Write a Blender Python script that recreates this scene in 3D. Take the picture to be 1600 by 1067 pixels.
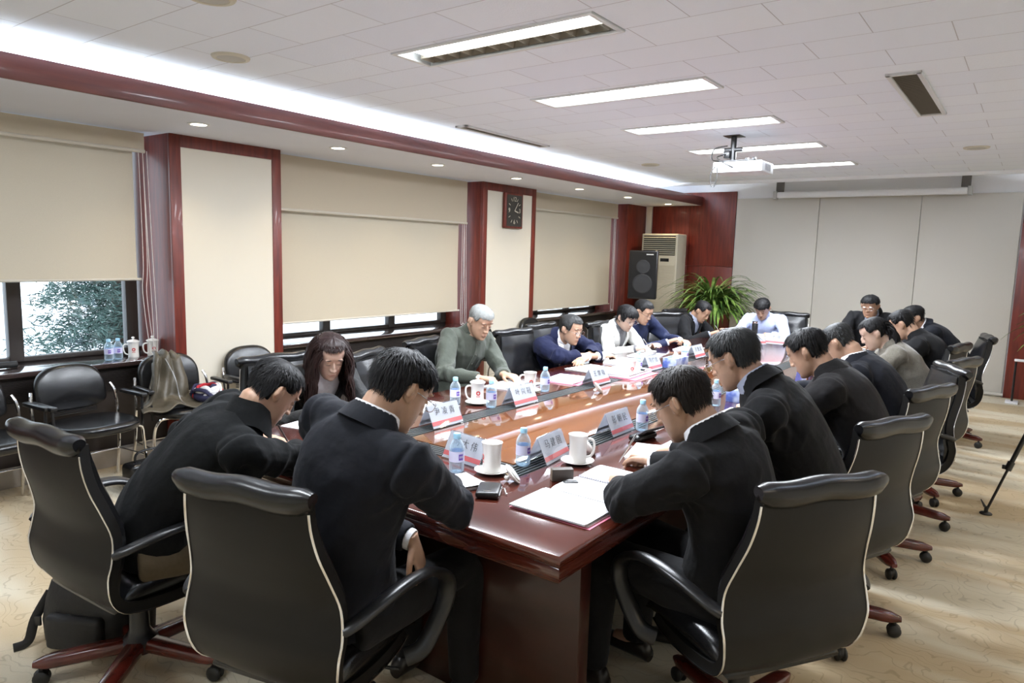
import bpy, bmesh, math, random
import numpy as np
from mathutils import Vector, Matrix, noise
PI = math.pi
C = bpy.context.scene.collection
for o in list(bpy.data.objects): bpy.data.objects.remove(o)
# ---------------------------------------------------------------- camera
CAM = (0.0, 0.0, 1.63)
YAW, PITCH, ROLL, FPX = -0.63733, -0.12602, 0.02736, 1096.8
cam_d = bpy.data.cameras.new('camera'); cam = bpy.data.objects.new('camera', cam_d); C.objects.link(cam)
_f = Vector((math.sin(YAW)*math.cos(PITCH), math.cos(YAW)*math.cos(PITCH), math.sin(PITCH)))
_r0 = Vector((math.cos(YAW), -math.sin(YAW), 0)); _u0 = _r0.cross(_f)
_r = math.cos(ROLL)*_r0 + math.sin(ROLL)*_u0; _u = -math.sin(ROLL)*_r0 + math.cos(ROLL)*_u0
cam.matrix_world = Matrix(((_r.x, _u.x, -_f.x, CAM[0]), (_r.y, _u.y, -_f.y, CAM[1]), (_r.z, _u.z, -_f.z, CAM[2]), (0, 0, 0, 1)))
cam_d.sensor_width = 36.0; cam_d.lens = FPX*36/1600; cam_d.clip_start = 0.05
bpy.context.scene.camera = cam
# ---------------------------------------------------------------- world, view
S = bpy.context.scene
S.view_settings.view_transform = 'Standard'; S.view_settings.look = 'None'
S.view_settings.exposure = 0.27; S.view_settings.gamma = 1.0
try: S.view_settings.use_curve_mapping = False
except Exception: pass
W = bpy.data.worlds.new('world'); S.world = W; W.use_nodes = True
_nt = W.node_tree; _bg = _nt.nodes['Background']; _bg.inputs[0].default_value = (0.80, 0.90, 1.0, 1); _bg.inputs[1].default_value = 3.0
def area_light(name, loc, size, power, col, rot=(0, 0, 0)):
    d = bpy.data.lights.new(name, 'AREA'); d.shape = 'RECTANGLE'; d.size, d.size_y = size; d.energy = power; d.color = col
    o = bpy.data.objects.new(name, d); o.location = loc; o.rotation_euler = rot; C.objects.link(o); return o
FIX = [(-2.18, 2.78), (-2.18, 4.02), (-2.18, 5.27), (-2.18, 6.55), (-2.18, 7.90)]   # ceiling fixtures
FIX += [(-2.18, 1.51), (-2.18, .24)]
for fx, fy in FIX:
    area_light('fixture_light', (fx, fy, 2.595), (1.1, .24), 66 if fy > 2 else (30 if fy > 1 else 14), (.86, .92, 1.0))
# ---------------------------------------------------------------- materials
MATS = {}
def nodes(m):
    m.use_nodes = True; nt = m.node_tree; return nt, nt.nodes, nt.links, nt.nodes['Principled BSDF']
def mat(name, col, rough=.5, metal=0, noise_amt=0, nscale=20, bump=0, bscale=60, spec=.5, coat=0, sheen=0, emit=None, estr=0, stretch=None, bdist=.002, trans=0, detail=4):
    if name in MATS: return MATS[name]
    m = bpy.data.materials.new(name); nt, N, L, P = nodes(m)
    P.inputs['Base Color'].default_value = (*col, 1); P.inputs['Roughness'].default_value = rough
    P.inputs['Metallic'].default_value = metal; P.inputs['Specular IOR Level'].default_value = spec
    P.inputs['Coat Weight'].default_value = coat; P.inputs['Coat Roughness'].default_value = .06
    P.inputs['Sheen Weight'].default_value = sheen; P.inputs['Transmission Weight'].default_value = trans
    if emit: P.inputs['Emission Color'].default_value = (*emit, 1); P.inputs['Emission Strength'].default_value = estr
    if noise_amt or bump:
        tc = N.new('ShaderNodeTexCoord'); mp = N.new('ShaderNodeMapping'); L.new(tc.outputs['Object'], mp.inputs[0])
        if stretch: mp.inputs['Scale'].default_value = stretch
    if noise_amt:
        n = N.new('ShaderNodeTexNoise'); n.inputs['Scale'].default_value = nscale; n.inputs['Detail'].default_value = detail; L.new(mp.outputs[0], n.inputs[0])
        r = N.new('ShaderNodeMix'); r.data_type = 'RGBA'; L.new(n.outputs[0], r.inputs[0])
        a = [max(0, c*(1-noise_amt)) for c in col]; b = [min(1, c*(1+noise_amt)) for c in col]
        r.inputs[6].default_value = (*a, 1); r.inputs[7].default_value = (*b, 1); L.new(r.outputs[2], P.inputs['Base Color'])
    if bump:
        n = N.new('ShaderNodeTexNoise'); n.inputs['Scale'].default_value = bscale; n.inputs['Detail'].default_value = 3; L.new(mp.outputs[0], n.inputs[0])
        b = N.new('ShaderNodeBump'); b.inputs['Strength'].default_value = bump; b.inputs['Distance'].default_value = bdist
        L.new(n.outputs[0], b.inputs['Height']); L.new(b.outputs[0], P.inputs['Normal'])
    MATS[name] = m; return m
def wood(name, c1, c2, rough=.3, coat=.3, scale=(1, 1, 8), ns=3.0):
    m = bpy.data.materials.new(name); nt, N, L, P = nodes(m)
    tc = N.new('ShaderNodeTexCoord'); mp = N.new('ShaderNodeMapping'); mp.inputs['Scale'].default_value = scale; L.new(tc.outputs['Object'], mp.inputs[0])
    n = N.new('ShaderNodeTexNoise'); n.inputs['Scale'].default_value = ns; n.inputs['Detail'].default_value = 8; n.inputs['Distortion'].default_value = .6; L.new(mp.outputs[0], n.inputs[0])
    r = N.new('ShaderNodeValToRGB'); r.color_ramp.elements[0].position = .35; r.color_ramp.elements[1].position = .7
    r.color_ramp.elements[0].color = (*c1, 1); r.color_ramp.elements[1].color = (*c2, 1)
    L.new(n.outputs[0], r.inputs[0]); L.new(r.outputs[0], P.inputs['Base Color'])
    P.inputs['Roughness'].default_value = rough; P.inputs['Coat Weight'].default_value = coat; P.inputs['Coat Roughness'].default_value = .08
    MATS[name] = m; return m
# ---------------------------------------------------------------- mesh helpers
class MB:
    def __init__(s): s.v = []; s.f = []; s.m = []; s.cm = 0
    def add(s, vs, fs):
        o = len(s.v); s.v += [tuple(v) for v in vs]; s.f += [[i+o for i in f] for f in fs]; s.m += [s.cm]*len(fs); return s
    def box(s, c, size, rot=None, bev=0, seg=2):
        bm = bmesh.new(); bmesh.ops.create_cube(bm, size=1)
        for v in bm.verts: v.co = Vector((v.co.x*size[0], v.co.y*size[1], v.co.z*size[2]))
        if bev: bmesh.ops.bevel(bm, geom=list(bm.edges), offset=bev, segments=seg, profile=.5, affect='EDGES')
        R = rot if isinstance(rot, Matrix) else (Matrix.Rotation(rot, 3, 'Z') if rot else None)
        vs = [((R @ v.co) if R else v.co) + Vector(c) for v in bm.verts]
        bm.verts.index_update(); fs = [[v.index for v in f.verts] for f in bm.faces]; bm.free(); return s.add(vs, fs)
    def rings(s, rings, cap=True, closed=False):
        n = len(rings[0]); vs = [p for r in rings for p in r]; fs = []
        m = len(rings)
        for i in range(m if closed else m-1):
            for j in range(n):
                a, b = i*n+j, i*n+(j+1) % n; c, d = ((i+1) % m)*n+(j+1) % n, ((i+1) % m)*n+j
                fs.append([a, b, c, d])
        if cap and not closed:
            for k, rev in ((0, True), (m-1, False)):
                cen = sum((Vector(p) for p in rings[k]), Vector())/n; ci = len(vs); vs.append(cen)
                for j in range(n):
                    a, b = k*n+j, k*n+(j+1) % n
                    fs.append([b, a, ci] if rev else [a, b, ci])
        return s.add(vs, fs)
    def lathe(s, prof, c=(0, 0, 0), n=24, cap=True):
        return s.rings([[(c[0]+r*math.cos(2*PI*j/n), c[1]+r*math.sin(2*PI*j/n), c[2]+z) for j in range(n)] for r, z in prof], cap)
    def tube(s, path, rad, n=10, closed=False, flat=None, up=None, cap=True):
        P = [Vector(p) for p in path]; m = len(P); R = [rad]*m if isinstance(rad, (int, float)) else list(rad)
        t0 = (P[1]-P[0]).normalized(); u = Vector(up) if up else (Vector((0, 0, 1)) if abs(t0.z) < .9 else Vector((1, 0, 0)))
        out = []; 
        for i in range(m):
            t = (P[(i+1) % m]-P[i-1]) if closed else (P[min(i+1, m-1)]-P[max(i-1, 0)])
            t = t.normalized() if t.length > 1e-9 else t0
            u2 = u - t*u.dot(t); u = u2.normalized() if u2.length > 1e-6 else t.orthogonal().normalized()
            w = t.cross(u); fu, fw = flat if flat else (1, 1)
            out.append([P[i]+(u*math.cos(2*PI*j/n)*fu + w*math.sin(2*PI*j/n)*fw)*R[i] for j in range(n)])
        return s.rings(out, cap, closed)
    def ell(s, c, r, rot=None, nu=14, nv=10):
        rg = []
        for i in range(1, nv):
            a = PI*i/nv - PI/2; rr = []
            for j in range(nu):
                p = Vector((math.cos(a)*math.cos(2*PI*j/nu)*r[0], math.cos(a)*math.sin(2*PI*j/nu)*r[1], math.sin(a)*r[2]))
                if rot: p = rot @ p
                rr.append(p+Vector(c))
            rg.append(rr)
        return s.rings(rg)
    def grid(s, fn, nu, nv):
        return s.add([fn(i/(nu-1), j/(nv-1)) for j in range(nv) for i in range(nu)], [[j*nu+i, j*nu+i+1, (j+1)*nu+i+1, (j+1)*nu+i] for j in range(nv-1) for i in range(nu-1)])
    def build(s, name, mats, parent=None, ang=40, loc=None, rotz=None, fixn=True):
        me = bpy.data.meshes.new(name); me.from_pydata(s.v, [], s.f)
        if not isinstance(mats, (list, tuple)): mats = [mats]
        for m_ in mats: me.materials.append(m_)
        if len(mats) > 1: me.polygons.foreach_set('material_index', s.m)
        if fixn:
            bm = bmesh.new(); bm.from_mesh(me); bmesh.ops.recalc_face_normals(bm, faces=bm.faces); bm.to_mesh(me); bm.free()
        me.shade_smooth()
        try: me.set_sharp_from_angle(angle=math.radians(ang))
        except Exception: pass
        o = bpy.data.objects.new(name, me); C.objects.link(o)
        if parent is not None: o.parent = parent
        if loc is not None: o.location = loc
        if rotz is not None: o.rotation_euler = (0, 0, rotz)
        return o
def empty(name, loc=(0, 0, 0), rotz=0, label=None, cat=None, group=None):
    o = bpy.data.objects.new(name, None); o.empty_display_size = .1; C.objects.link(o); o.location = loc; o.rotation_euler = (0, 0, rotz)
    return tag(o, label, cat, group)
def tag(o, label=None, cat=None, group=None, kind=None):
    if label: o['label'] = label
    if cat: o['category'] = cat
    if group: o['group'] = group
    if kind: o['kind'] = kind
    return o
def struct(o): o['kind'] = 'structure'; return o
def dup(root, loc=None, rotz=None, label=None, group=None):
    r = root.copy(); C.objects.link(r)
    if loc is not None: r.location = loc
    if rotz is not None: r.rotation_euler = (0, 0, rotz)
    if label: r['label'] = label
    if group: r['group'] = group
    for ch in list(root.children):
        c = ch.copy(); C.objects.link(c); c.parent = r; c.matrix_parent_inverse = ch.matrix_parent_inverse
        for g in ch.children:
            d = g.copy(); C.objects.link(d); d.parent = c
    return r
def smooth_path(pts, n=6, closed=False):
    P = [Vector(p) for p in pts]; out = []; m = len(P)
    for i in range(m if closed else m-1):
        g = (lambda k: P[k % m]) if closed else (lambda k: P[max(0, min(m-1, k))])
        a, b, c, d = g(i-1), g(i), g(i+1), g(i+2)
        for k in range(n):
            t = k/n; out.append(.5*((2*b)+(c-a)*t+(2*a-5*b+4*c-d)*t*t+(3*b-a-3*c+d)*t**3))
    if not closed: out.append(P[-1])
    return out
_txt = {}
def text_mesh(txt, size, m, name, parent, M, extrude=.0003, align='CENTER', thin=0):
    c = bpy.data.curves.new('txt', 'FONT'); c.body = txt; c.size = size; c.align_x = align; c.align_y = 'CENTER'; c.extrude = extrude; c.resolution_u = 3; c.offset = thin
    o = bpy.data.objects.new('txt', c); C.objects.link(o)
    dg = bpy.context.evaluated_depsgraph_get(); me = bpy.data.meshes.new_from_object(o.evaluated_get(dg)); bpy.data.objects.remove(o); bpy.data.curves.remove(c)
    me.materials.clear(); me.materials.append(m)
    r = bpy.data.objects.new(name, me); C.objects.link(r)
    if parent is not None: r.parent = parent
    r.matrix_local = M; return r
# ================================================================= ROOM
# room shell: x -5.75..1.3, y -1.6..10.6, soffits z 2.43, ceiling z 2.63
m_ceil = bpy.data.materials.new('ceiling_tiles'); MATS['ceil'] = m_ceil
nt, N, L, P = nodes(m_ceil)
tc = N.new('ShaderNodeTexCoord'); mp = N.new('ShaderNodeMapping'); mp.inputs['Location'].default_value = (1.27, -3.52, 0); L.new(tc.outputs['Object'], mp.inputs[0])
br = N.new('ShaderNodeTexBrick'); br.offset = .5; br.inputs['Scale'].default_value = 1; br.inputs['Brick Width'].default_value = .59; br.inputs['Row Height'].default_value = .307
br.inputs['Mortar Size'].default_value = .0024; br.inputs['Mortar Smooth'].default_value = .2
br.inputs['Color1'].default_value = (.83, .885, .99, 1); br.inputs['Color2'].default_value = (.86, .915, 1.0, 1); br.inputs['Mortar'].default_value = (.55, .56, .62, 1)
L.new(mp.outputs[0], br.inputs[0]); L.new(br.outputs[0], P.inputs['Base Color']); P.inputs['Roughness'].default_value = .9
nb = N.new('ShaderNodeTexNoise'); nb.inputs['Scale'].default_value = 150; L.new(tc.outputs['Object'], nb.inputs[0])
inv = N.new('ShaderNodeMath'); inv.operation = 'MULTIPLY_ADD'; inv.inputs[1].default_value = -1.0; L.new(br.outputs['Fac'], inv.inputs[0]); L.new(nb.outputs[0], inv.inputs[2])
bp = N.new('ShaderNodeBump'); bp.inputs['Strength'].default_value = .35; bp.inputs['Distance'].default_value = .004; L.new(inv.outputs[0], bp.inputs['Height']); L.new(bp.outputs[0], P.inputs['Normal'])
m_white = mat('white_paint', (.78, .78, .80), .7)
m_soff = mat('soffit_paint', (.70, .73, .82), .8, noise_amt=.03, nscale=4)
m_cream = mat('cream_panel', (.66, .62, .53), .75, noise_amt=.03, nscale=2.5, bump=.1, bscale=200)
m_wood = wood('mahogany_panel', (.095, .012, .007), (.19, .026, .013), .42, .12, (14, 14, 1.2), 2.2)
m_woodh = wood('mahogany_fascia', (.085, .016, .012), (.14, .03, .02), .4, .2, (10, .6, 10), 2.0)
m_sill = wood('dark_sill', (.030, .018, .016), (.055, .038, .036), .16, 1.0, (6, .8, 6), 2)
m_dark = mat('dark_cabinet', (.025, .018, .016), .5, noise_amt=.3, nscale=6)
m_stone = mat('ledge_stone', (.42, .38, .33), .5, noise_amt=.15, nscale=14)
m_fab = bpy.data.materials.new('wall_fabric'); nt, N, L, P = nodes(m_fab); MATS['fab'] = m_fab
tc = N.new('ShaderNodeTexCoord'); w1 = N.new('ShaderNodeTexNoise'); w1.inputs['Scale'].default_value = 5; w1.inputs['Detail'].default_value = 6
mpf = N.new('ShaderNodeMapping'); mpf.inputs['Scale'].default_value = (60, 60, 25); L.new(tc.outputs['Object'], mpf.inputs[0]); L.new(mpf.outputs[0], w1.inputs[0])
cr = N.new('ShaderNodeValToRGB'); cr.color_ramp.elements[0].color = (.52, .49, .44, 1); cr.color_ramp.elements[1].color = (.60, .57, .515, 1); L.new(w1.outputs[0], cr.inputs[0]); L.new(cr.outputs[0], P.inputs['Base Color'])
P.inputs['Roughness'].default_value = .85
# carpet
m_carp = bpy.data.materials.new('carpet'); nt, N, L, P = nodes(m_carp); MATS['carpet'] = m_carp
tc = N.new('ShaderNodeTexCoord')
big = N.new('ShaderNodeTexNoise'); big.inputs['Scale'].default_value = 1.1; big.inputs['Detail'].default_value = 2; big.inputs['Distortion'].default_value = .8
mpb = N.new('ShaderNodeMapping'); mpb.inputs['Rotation'].default_value = (0, 0, .15); mpb.inputs['Scale'].default_value = (.5, 2.2, 1); L.new(tc.outputs['Object'], mpb.inputs[0]); L.new(mpb.outputs[0], big.inputs[0])
cr = N.new('ShaderNodeValToRGB'); cr.color_ramp.elements[0].position = .42; cr.color_ramp.elements[1].position = .58
cr.color_ramp.elements[0].color = (.55, .44, .29, 1); cr.color_ramp.elements[1].color = (.68, .62, .49, 1); L.new(big.outputs[0], cr.inputs[0])
dn = N.new('ShaderNodeTexNoise'); dn.inputs['Scale'].default_value = 5.0; dn.inputs['Detail'].default_value = 1.5; L.new(tc.outputs['Object'], dn.inputs[0])
vm = N.new('ShaderNodeVectorMath'); vm.operation = 'SCALE'; vm.inputs['Scale'].default_value = .6; L.new(dn.outputs['Color'], vm.inputs[0])
va = N.new('ShaderNodeVectorMath'); L.new(tc.outputs['Object'], va.inputs[0]); L.new(vm.outputs[0], va.inputs[1])
wv = N.new('ShaderNodeTexWave'); wv.wave_type = 'RINGS'; wv.inputs['Scale'].default_value = 4.5; wv.inputs['Distortion'].default_value = 9; wv.inputs['Detail'].default_value = 2; L.new(va.outputs[0], wv.inputs[0])
lr = N.new('ShaderNodeValToRGB'); lr.color_ramp.elements[0].position = 0; lr.color_ramp.elements[0].color = (.80, .79, .77, 1); lr.color_ramp.elements[1].position = .07; lr.color_ramp.elements[1].color = (1, 1, 1, 1); L.new(wv.outputs[0], lr.inputs[0])
ml = N.new('ShaderNodeMix'); ml.data_type = 'RGBA'; ml.blend_type = 'MULTIPLY'; ml.inputs[0].default_value = 1; L.new(cr.outputs[0], ml.inputs[6]); L.new(lr.outputs[0], ml.inputs[7]); L.new(ml.outputs[2], P.inputs['Base Color'])
P.inputs['Roughness'].default_value = .95; P.inputs['Specular IOR Level'].default_value = .15
fn = N.new('ShaderNodeTexNoise'); fn.inputs['Scale'].default_value = 400; L.new(tc.outputs['Object'], fn.inputs[0])
bp = N.new('ShaderNodeBump'); bp.inputs['Strength'].default_value = .6; bp.inputs['Distance'].default_value = .004; L.new(fn.outputs[0], bp.inputs['Height']); L.new(bp.outputs[0], P.inputs['Normal'])
XL, XR, YB, YF = -5.85, 1.3, -1.6, 10.6
struct(MB().box(((XL+XR)/2, (YB+YF)/2, -.05), (XR-XL+.4, YF-YB+.4, .1)).build('floor', m_carp))
# main ceiling with holes for the fixtures: strips of slab around them
cb = MB(); X0, X1 = XL, XR; Y1 = 9.17
def cslab(x0, x1, y0, y1): cb.box(((x0+x1)/2, (y0+y1)/2, 2.68), (x1-x0, y1-y0, .1))
fx0, fx1 = -2.77, -1.58
cslab(X0, fx0, YB, Y1); cslab(fx1, X1, YB, Y1)
yy = YB
for _, fy in sorted(FIX):
    cslab(fx0, fx1, yy, fy-.15); yy = fy+.15
cslab(fx0, fx1, yy, Y1)
struct(cb.build('ceiling', m_ceil))
struct(MB().box(((XL+XR)/2, 9.9, 2.80), (XR-XL, 1.5, .1)).build('ceiling', m_white))
struct(MB().box(((XL+XR)/2, 9.185, 2.645), (XR-XL, .04, .10)).build('trim_1', mat('lip_white', (.9, .92, .95), .6)))
# soffits left and right, with cove ledge, fascia
for sx, nm in ((-1, 'left'), (1, 'right')):
    if sx < 0: a, b = XL, -4.27
    else: a, b = .35, XR
    struct(MB().box(((a+b)/2, (YB+YF)/2, 2.445), (b-a, YF-YB, .03)).build('ceiling_'+nm, m_soff))
    fxx = -4.26 if sx < 0 else .34
    struct(MB().box((fxx, (YB+YF)/2, 2.495), (.022, YF-YB, .13), bev=.004).build('trim_2' if sx < 0 else 'trim_3', m_woodh))
m_cove = mat('cove_tube', (1, 1, 1), .5, emit=(.80, .90, 1.0), estr=85)
for x in (-4.52, .60):
    for k in range(9):
        y = -.9+1.27*k
        t = empty('fluorescent_batten', (x, y, 2.465)); side = 'window' if x < 0 else 'right'
        tag(t, 'white fluorescent tube hidden in the %s side ceiling cove' % side, 'light', 'cove tubes along the %s side' % side)
        MB().box((0, 0, .012), (.24, 1.2, .022), bev=.004).build('housing', m_white, t)
        [MB().tube([(q, -.58, .036), (q, .58, .036)], .013, 10).build('tube', m_cove, t) for q in (-.10, .04)]
# walls
struct(MB().box(((XL+XR)/2, YB-.06, 1.4), (XR-XL+.4, .12, 2.9)).build('wall_back', m_cream))
struct(MB().box((XR+.06, (YB+YF)/2, 1.4), (.12, YF-YB, 2.9)).build('wall_right', m_cream))
# far wall: base wall + cladding panels
struct(MB().box(((XL+XR)/2, YF+.08, 1.4), (XR-XL+.4, .12, 2.9)).build('wall_far', m_white))
fp = MB()
for a, b in ((-3.71, -2.54), (-2.54, -1.29), (-1.29, -.215)): fp.box(((a+b)/2, YF+.005, 1.26), (b-a-.006, .03, 2.52), bev=.003)
struct(fp.build('wall_far', m_fab))
fp = MB()
for a, b in ((-5.08, -4.45), (-4.45, -3.72)):
    for z0, z1 in ((0, 1.5), (1.5, 2.63)): fp.box(((a+b)/2, YF+.005, (z0+z1)/2), (b-a-.004, .03, z1-z0-.004), bev=.002)
fp.box((.55, YF+.005, 1.26), (1.5, .03, 2.52), bev=.003)
struct(fp.build('wall_far', m_wood))
struct(MB().box((-5.14, YF+.0, 1.22), (.09, .02, 2.42)).build('trim_4', m_cream))
struct(MB().box((-1.95, YF-.03, .04), (3.5, .02, .03)).build('baseboard_far', m_fab))
# left wall: window wall at x -5.78, pillars front x -5.2
def pillar(y0, y1):
    s = MB().box((-5.52, (y0+y1)/2, 1.22), (.62, y1-y0, 2.44), bev=.004)
    struct(s.build('wall_left', m_wood))
    f = .085
    q = MB(); q.box((-5.2, y0+f/2, 1.215), (.03, f, 2.43), bev=.003); q.box((-5.2, y1-f/2, 1.215), (.03, f, 2.43), bev=.003); q.box((-5.2, (y0+y1)/2, 2.385), (.03, y1-y0-2*f, .09), bev=.003)
    struct(q.build('trim_5', m_wood))
    struct(MB().box((-5.203, (y0+y1)/2, 1.17), (.02, y1-y0-2*f, 2.34)).build('wall_left', m_cream))
pillar(2.72, 3.67); pillar(6.37, 7.44)
struct(MB().box((-5.52, 10.32, 1.22), (.62, .66, 2.44), bev=.004).build('wall_left', m_wood))
struct(MB().box((-5.52, -.55, 1.22), (.62, 1.0, 2.44), bev=.004).build('wall_left', m_wood))
m_alu = mat('dark_window_frame', (.04, .032, .028), .4)
m_glass = bpy.data.materials.new('pane_glass'); nt, N, L, P = nodes(m_glass); MATS['glass'] = m_glass
tr = N.new('ShaderNodeBsdfTransparent'); tr.inputs[0].default_value = (.97, .99, 1, 1); gl = N.new('ShaderNodeBsdfGlossy'); gl.inputs['Roughness'].default_value = .01
lw_ = N.new('ShaderNodeLayerWeight'); lw_.inputs[0].default_value = .5; pw = N.new('ShaderNodeMath'); pw.operation = 'POWER'; pw.inputs[1].default_value = 4; L.new(lw_.outputs['Facing'], pw.inputs[0]); fr = N.new('ShaderNodeMath'); fr.operation = 'MULTIPLY_ADD'; fr.inputs[1].default_value = .6; fr.inputs[2].default_value = .04; L.new(pw.outputs[0], fr.inputs[0]); mx = N.new('ShaderNodeMixShader'); L.new(fr.outputs[0], mx.inputs[0]); L.new(tr.outputs[0], mx.inputs[1]); L.new(gl.outputs[0], mx.inputs[2]); L.new(mx.outputs[0], N['Material Output'].inputs[0])
m_blind = bpy.data.materials.new('roller_fabric'); nt, N, L, P = nodes(m_blind); MATS['blind'] = m_blind
tc = N.new('ShaderNodeTexCoord'); nn = N.new('ShaderNodeTexNoise'); nn.inputs['Scale'].default_value = 260; L.new(tc.outputs['Object'], nn.inputs[0])
cr = N.new('ShaderNodeValToRGB'); cr.color_ramp.elements[0].color = (.52, .455, .35, 1); cr.color_ramp.elements[1].color = (.59, .52, .405, 1); L.new(nn.outputs[0], cr.inputs[0])
L.new(cr.outputs[0], P.inputs['Base Color']); P.inputs['Roughness'].default_value = .85
tl = N.new('ShaderNodeBsdfTranslucent'); L.new(cr.outputs[0], tl.inputs[0]); mx = N.new('ShaderNodeMixShader'); mx.inputs[0].default_value = .12
L.new(P.outputs[0], mx.inputs[1]); L.new(tl.outputs[0], mx.inputs[2]); L.new(mx.outputs[0], N['Material Output'].inputs[0])
m_rail = mat('blind_rail', (.60, .56, .48), .4)
m_cord = mat('blind_cord', (.82, .78, .74), .5)
m_lining = mat('red_reveal', (.45, .09, .07), .5)
WIN = [(.0, 2.72, 1.355, 2.29), (3.67, 6.37, .94, 1.95), (7.44, 9.99, .865, 2.205)]   # y0,y1, blind bottom, valance bottom
for wi, (y0, y1, zb, zv) in enumerate(WIN):
    wt = empty('window_%d' % (wi+1)); struct(wt)
    fr_ = MB(); xg = -5.76
    zc0, zc1 = .765, 2.43
    fr_.box((xg, (y0+y1)/2, zc0+.015), (.05, y1-y0, .035), bev=.004); fr_.box((xg, (y0+y1)/2, zc1-.03), (.07, y1-y0, .06), bev=.004)
    nm = 3
    posts = [y0+.05, y1-.05] + [y0+(y1-y0)*k/nm for k in range(1, nm)]
    if wi == 0: posts = [y0+.05, 1.86, y1-.06, .9]
    for yy in posts: fr_.box((xg, yy, 1.6), (.07, .09, 1.66), bev=.004)
    o = fr_.build('window_frame', m_alu, wt)
    MB().box((xg, (y0+y1)/2, 1.6), (.006, y1-y0-.02, 1.62)).build('pane', m_glass, wt)
    struct(MB().box((-5.84, (y0+y1)/2, .37), (.12, y1-y0, .74)).build('wall_left', m_dark))
    # sill, cabinet below, stone ledge
    struct(MB().box((-5.53, (y0+y1)/2, .745), (.5, y1-y0-.006, .035), bev=.006).build('window_sill', m_sill, wt))
    cab = MB().box((-5.56, (y0+y1)/2, .42), (.42, y1-y0-.01, .61))
    for k in range(14): cab.box((-5.345, (y0+y1)/2, .55+.011*k), (.012, y1-y0-.4, .004))
    struct(cab.build('wall_left', m_dark))
    struct(MB().box((-5.50, (y0+y1)/2, .06), (.45, y1-y0-.01, .12), bev=.006).build('baseboard_left', m_stone))
    # blinds
    words_ = ['beside the near white pillar', 'between the two white pillars', 'beyond the clock pillar'][wi]
    e = y1-.12
    b = empty('roller_blind', (-5.41, (y0+y1)/2, 0)); tag(b, 'beige roller blind pulled partly down %s, under its shorter twin' % words_, 'blind')
    yc = (y0+y1)/2
    def cloth(z0, z1, a0, a1, amp=.006):
        return MB().grid(lambda u, v: (amp*math.sin(u*9+v*3)*(1-v)+.01*noise.noise(Vector((u*3, v*2, wi*7))), a0+(a1-a0)*u, z0+(z1-z0)*v), 40, 20)
    a0 = y0+.03 if wi else y0+.0; a1 = y1-.16
    cloth(zb, 2.40, a0-yc, a1-yc).build('blind_cloth', m_blind, b, fixn=False)
    MB().tube([(0, a0-yc, zb), (0, a1-yc+.03, zb)], .010, 8).build('bottom_rail', m_rail, b)
    cd = MB()
    for dy, dz in ((.03, .1), (.06, .12)):
        pp = [(.03, a1-yc+dy, 2.3), (.03, a1-yc+dy+.005, 1.5), (.035, a1-yc+dy-.01, zb-dz+.05*0), (.035, a1-yc+dy+.03, max(.78, zb-dz-.05) if wi else .83), (.035, a1-yc+dy+.06, max(.82, zb-dz+.02) if wi else .88), (.03, a1-yc+dy+.045, 1.6), (.03, a1-yc+dy+.03, 2.3)]
        cd.tube(smooth_path(pp, 8), .0022, 6)
    cd.build('pull_cord', m_cord, b)
    v = empty('roller_blind', (-5.33, yc, 0)); tag(v, 'short beige roller blind hanging like a valance %s' % words_, 'blind')
    cloth(zv, 2.42, a0-yc, a1+.05-yc, .002).build('blind_cloth', m_blind, v, fixn=False)
    MB().tube([(0, a0-yc, zv), (0, a1+.05-yc, zv)], .013, 8).build('bottom_rail', m_rail, v)
# ---- recessed ceiling fixtures
m_frame = mat('fixture_frame', (.72, .74, .75), .35, metal=.2)
m_lamp = mat('lamp_white', (1, 1, 1), .5, emit=(.95, .99, 1.0), estr=5.0)
m_louv = mat('louver_metal', (.45, .41, .35), .3, metal=.7)
for i, (fx, fy) in enumerate(FIX):
    where = ['nearest, with half its louvre grid showing', 'second from the camera', 'third from the camera', 'fourth, partly behind the projector', 'farthest, near the projection screen', 'just above the camera view', 'overhead behind the near chairs'][i]
    t = empty('ceiling_light', (fx, fy, 2.63)); tag(t, 'long recessed fluorescent ceiling light, %s' % where, 'ceiling light', 'row of long recessed ceiling lights')
    w, d = 1.19, .30
    f = MB()
    for sy in (-1, 1): f.box((0, sy*(d/2-.012), -.003), (w, .024, .012), bev=.002)
    for sx in (-1, 1): f.box((sx*(w/2-.012), 0, -.003), (.024, d-.048, .012), bev=.002)
    f.build('frame', m_frame, t)
    h = MB(); h.box((0, 0, .10), (w, d, .004))
    for sy in (-1, 1): h.box((0, sy*(d/2-.004), .05), (w, .005, .1))
    for sx in (-1, 1): h.box((sx*(w/2-.004), 0, .05), (.005, d, .1))
    h.build('housing', m_frame, t)
    if i == 0:
        MB().box((-.01, -.045, .03), (1.05, .135, .02), bev=.005).build('diffuser', m_lamp, t)
        g = MB()
        for k in range(13): g.box((-.54+.09*k, .075, .028), (.004, .10, .05), rot=Matrix.Rotation(.35, 3, 'Y'))
        g.box((0, .028, .03), (1.1, .003, .05)); g.box((0, .12, .03), (1.1, .003, .05)); g.box((0, .075, .065), (1.1, .10, .003))
        g.build('louver', m_louv, t)
    else:
        MB().box((.02, 0, .012), (1.08, .235, .016), bev=.005).build('diffuser', m_lamp, t)
        g = MB()
        for k in range(12): g.box((-.5+.09*k, 0, .001), (.003, .24, .006))
        g.build('louver', m_frame, t)
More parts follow.
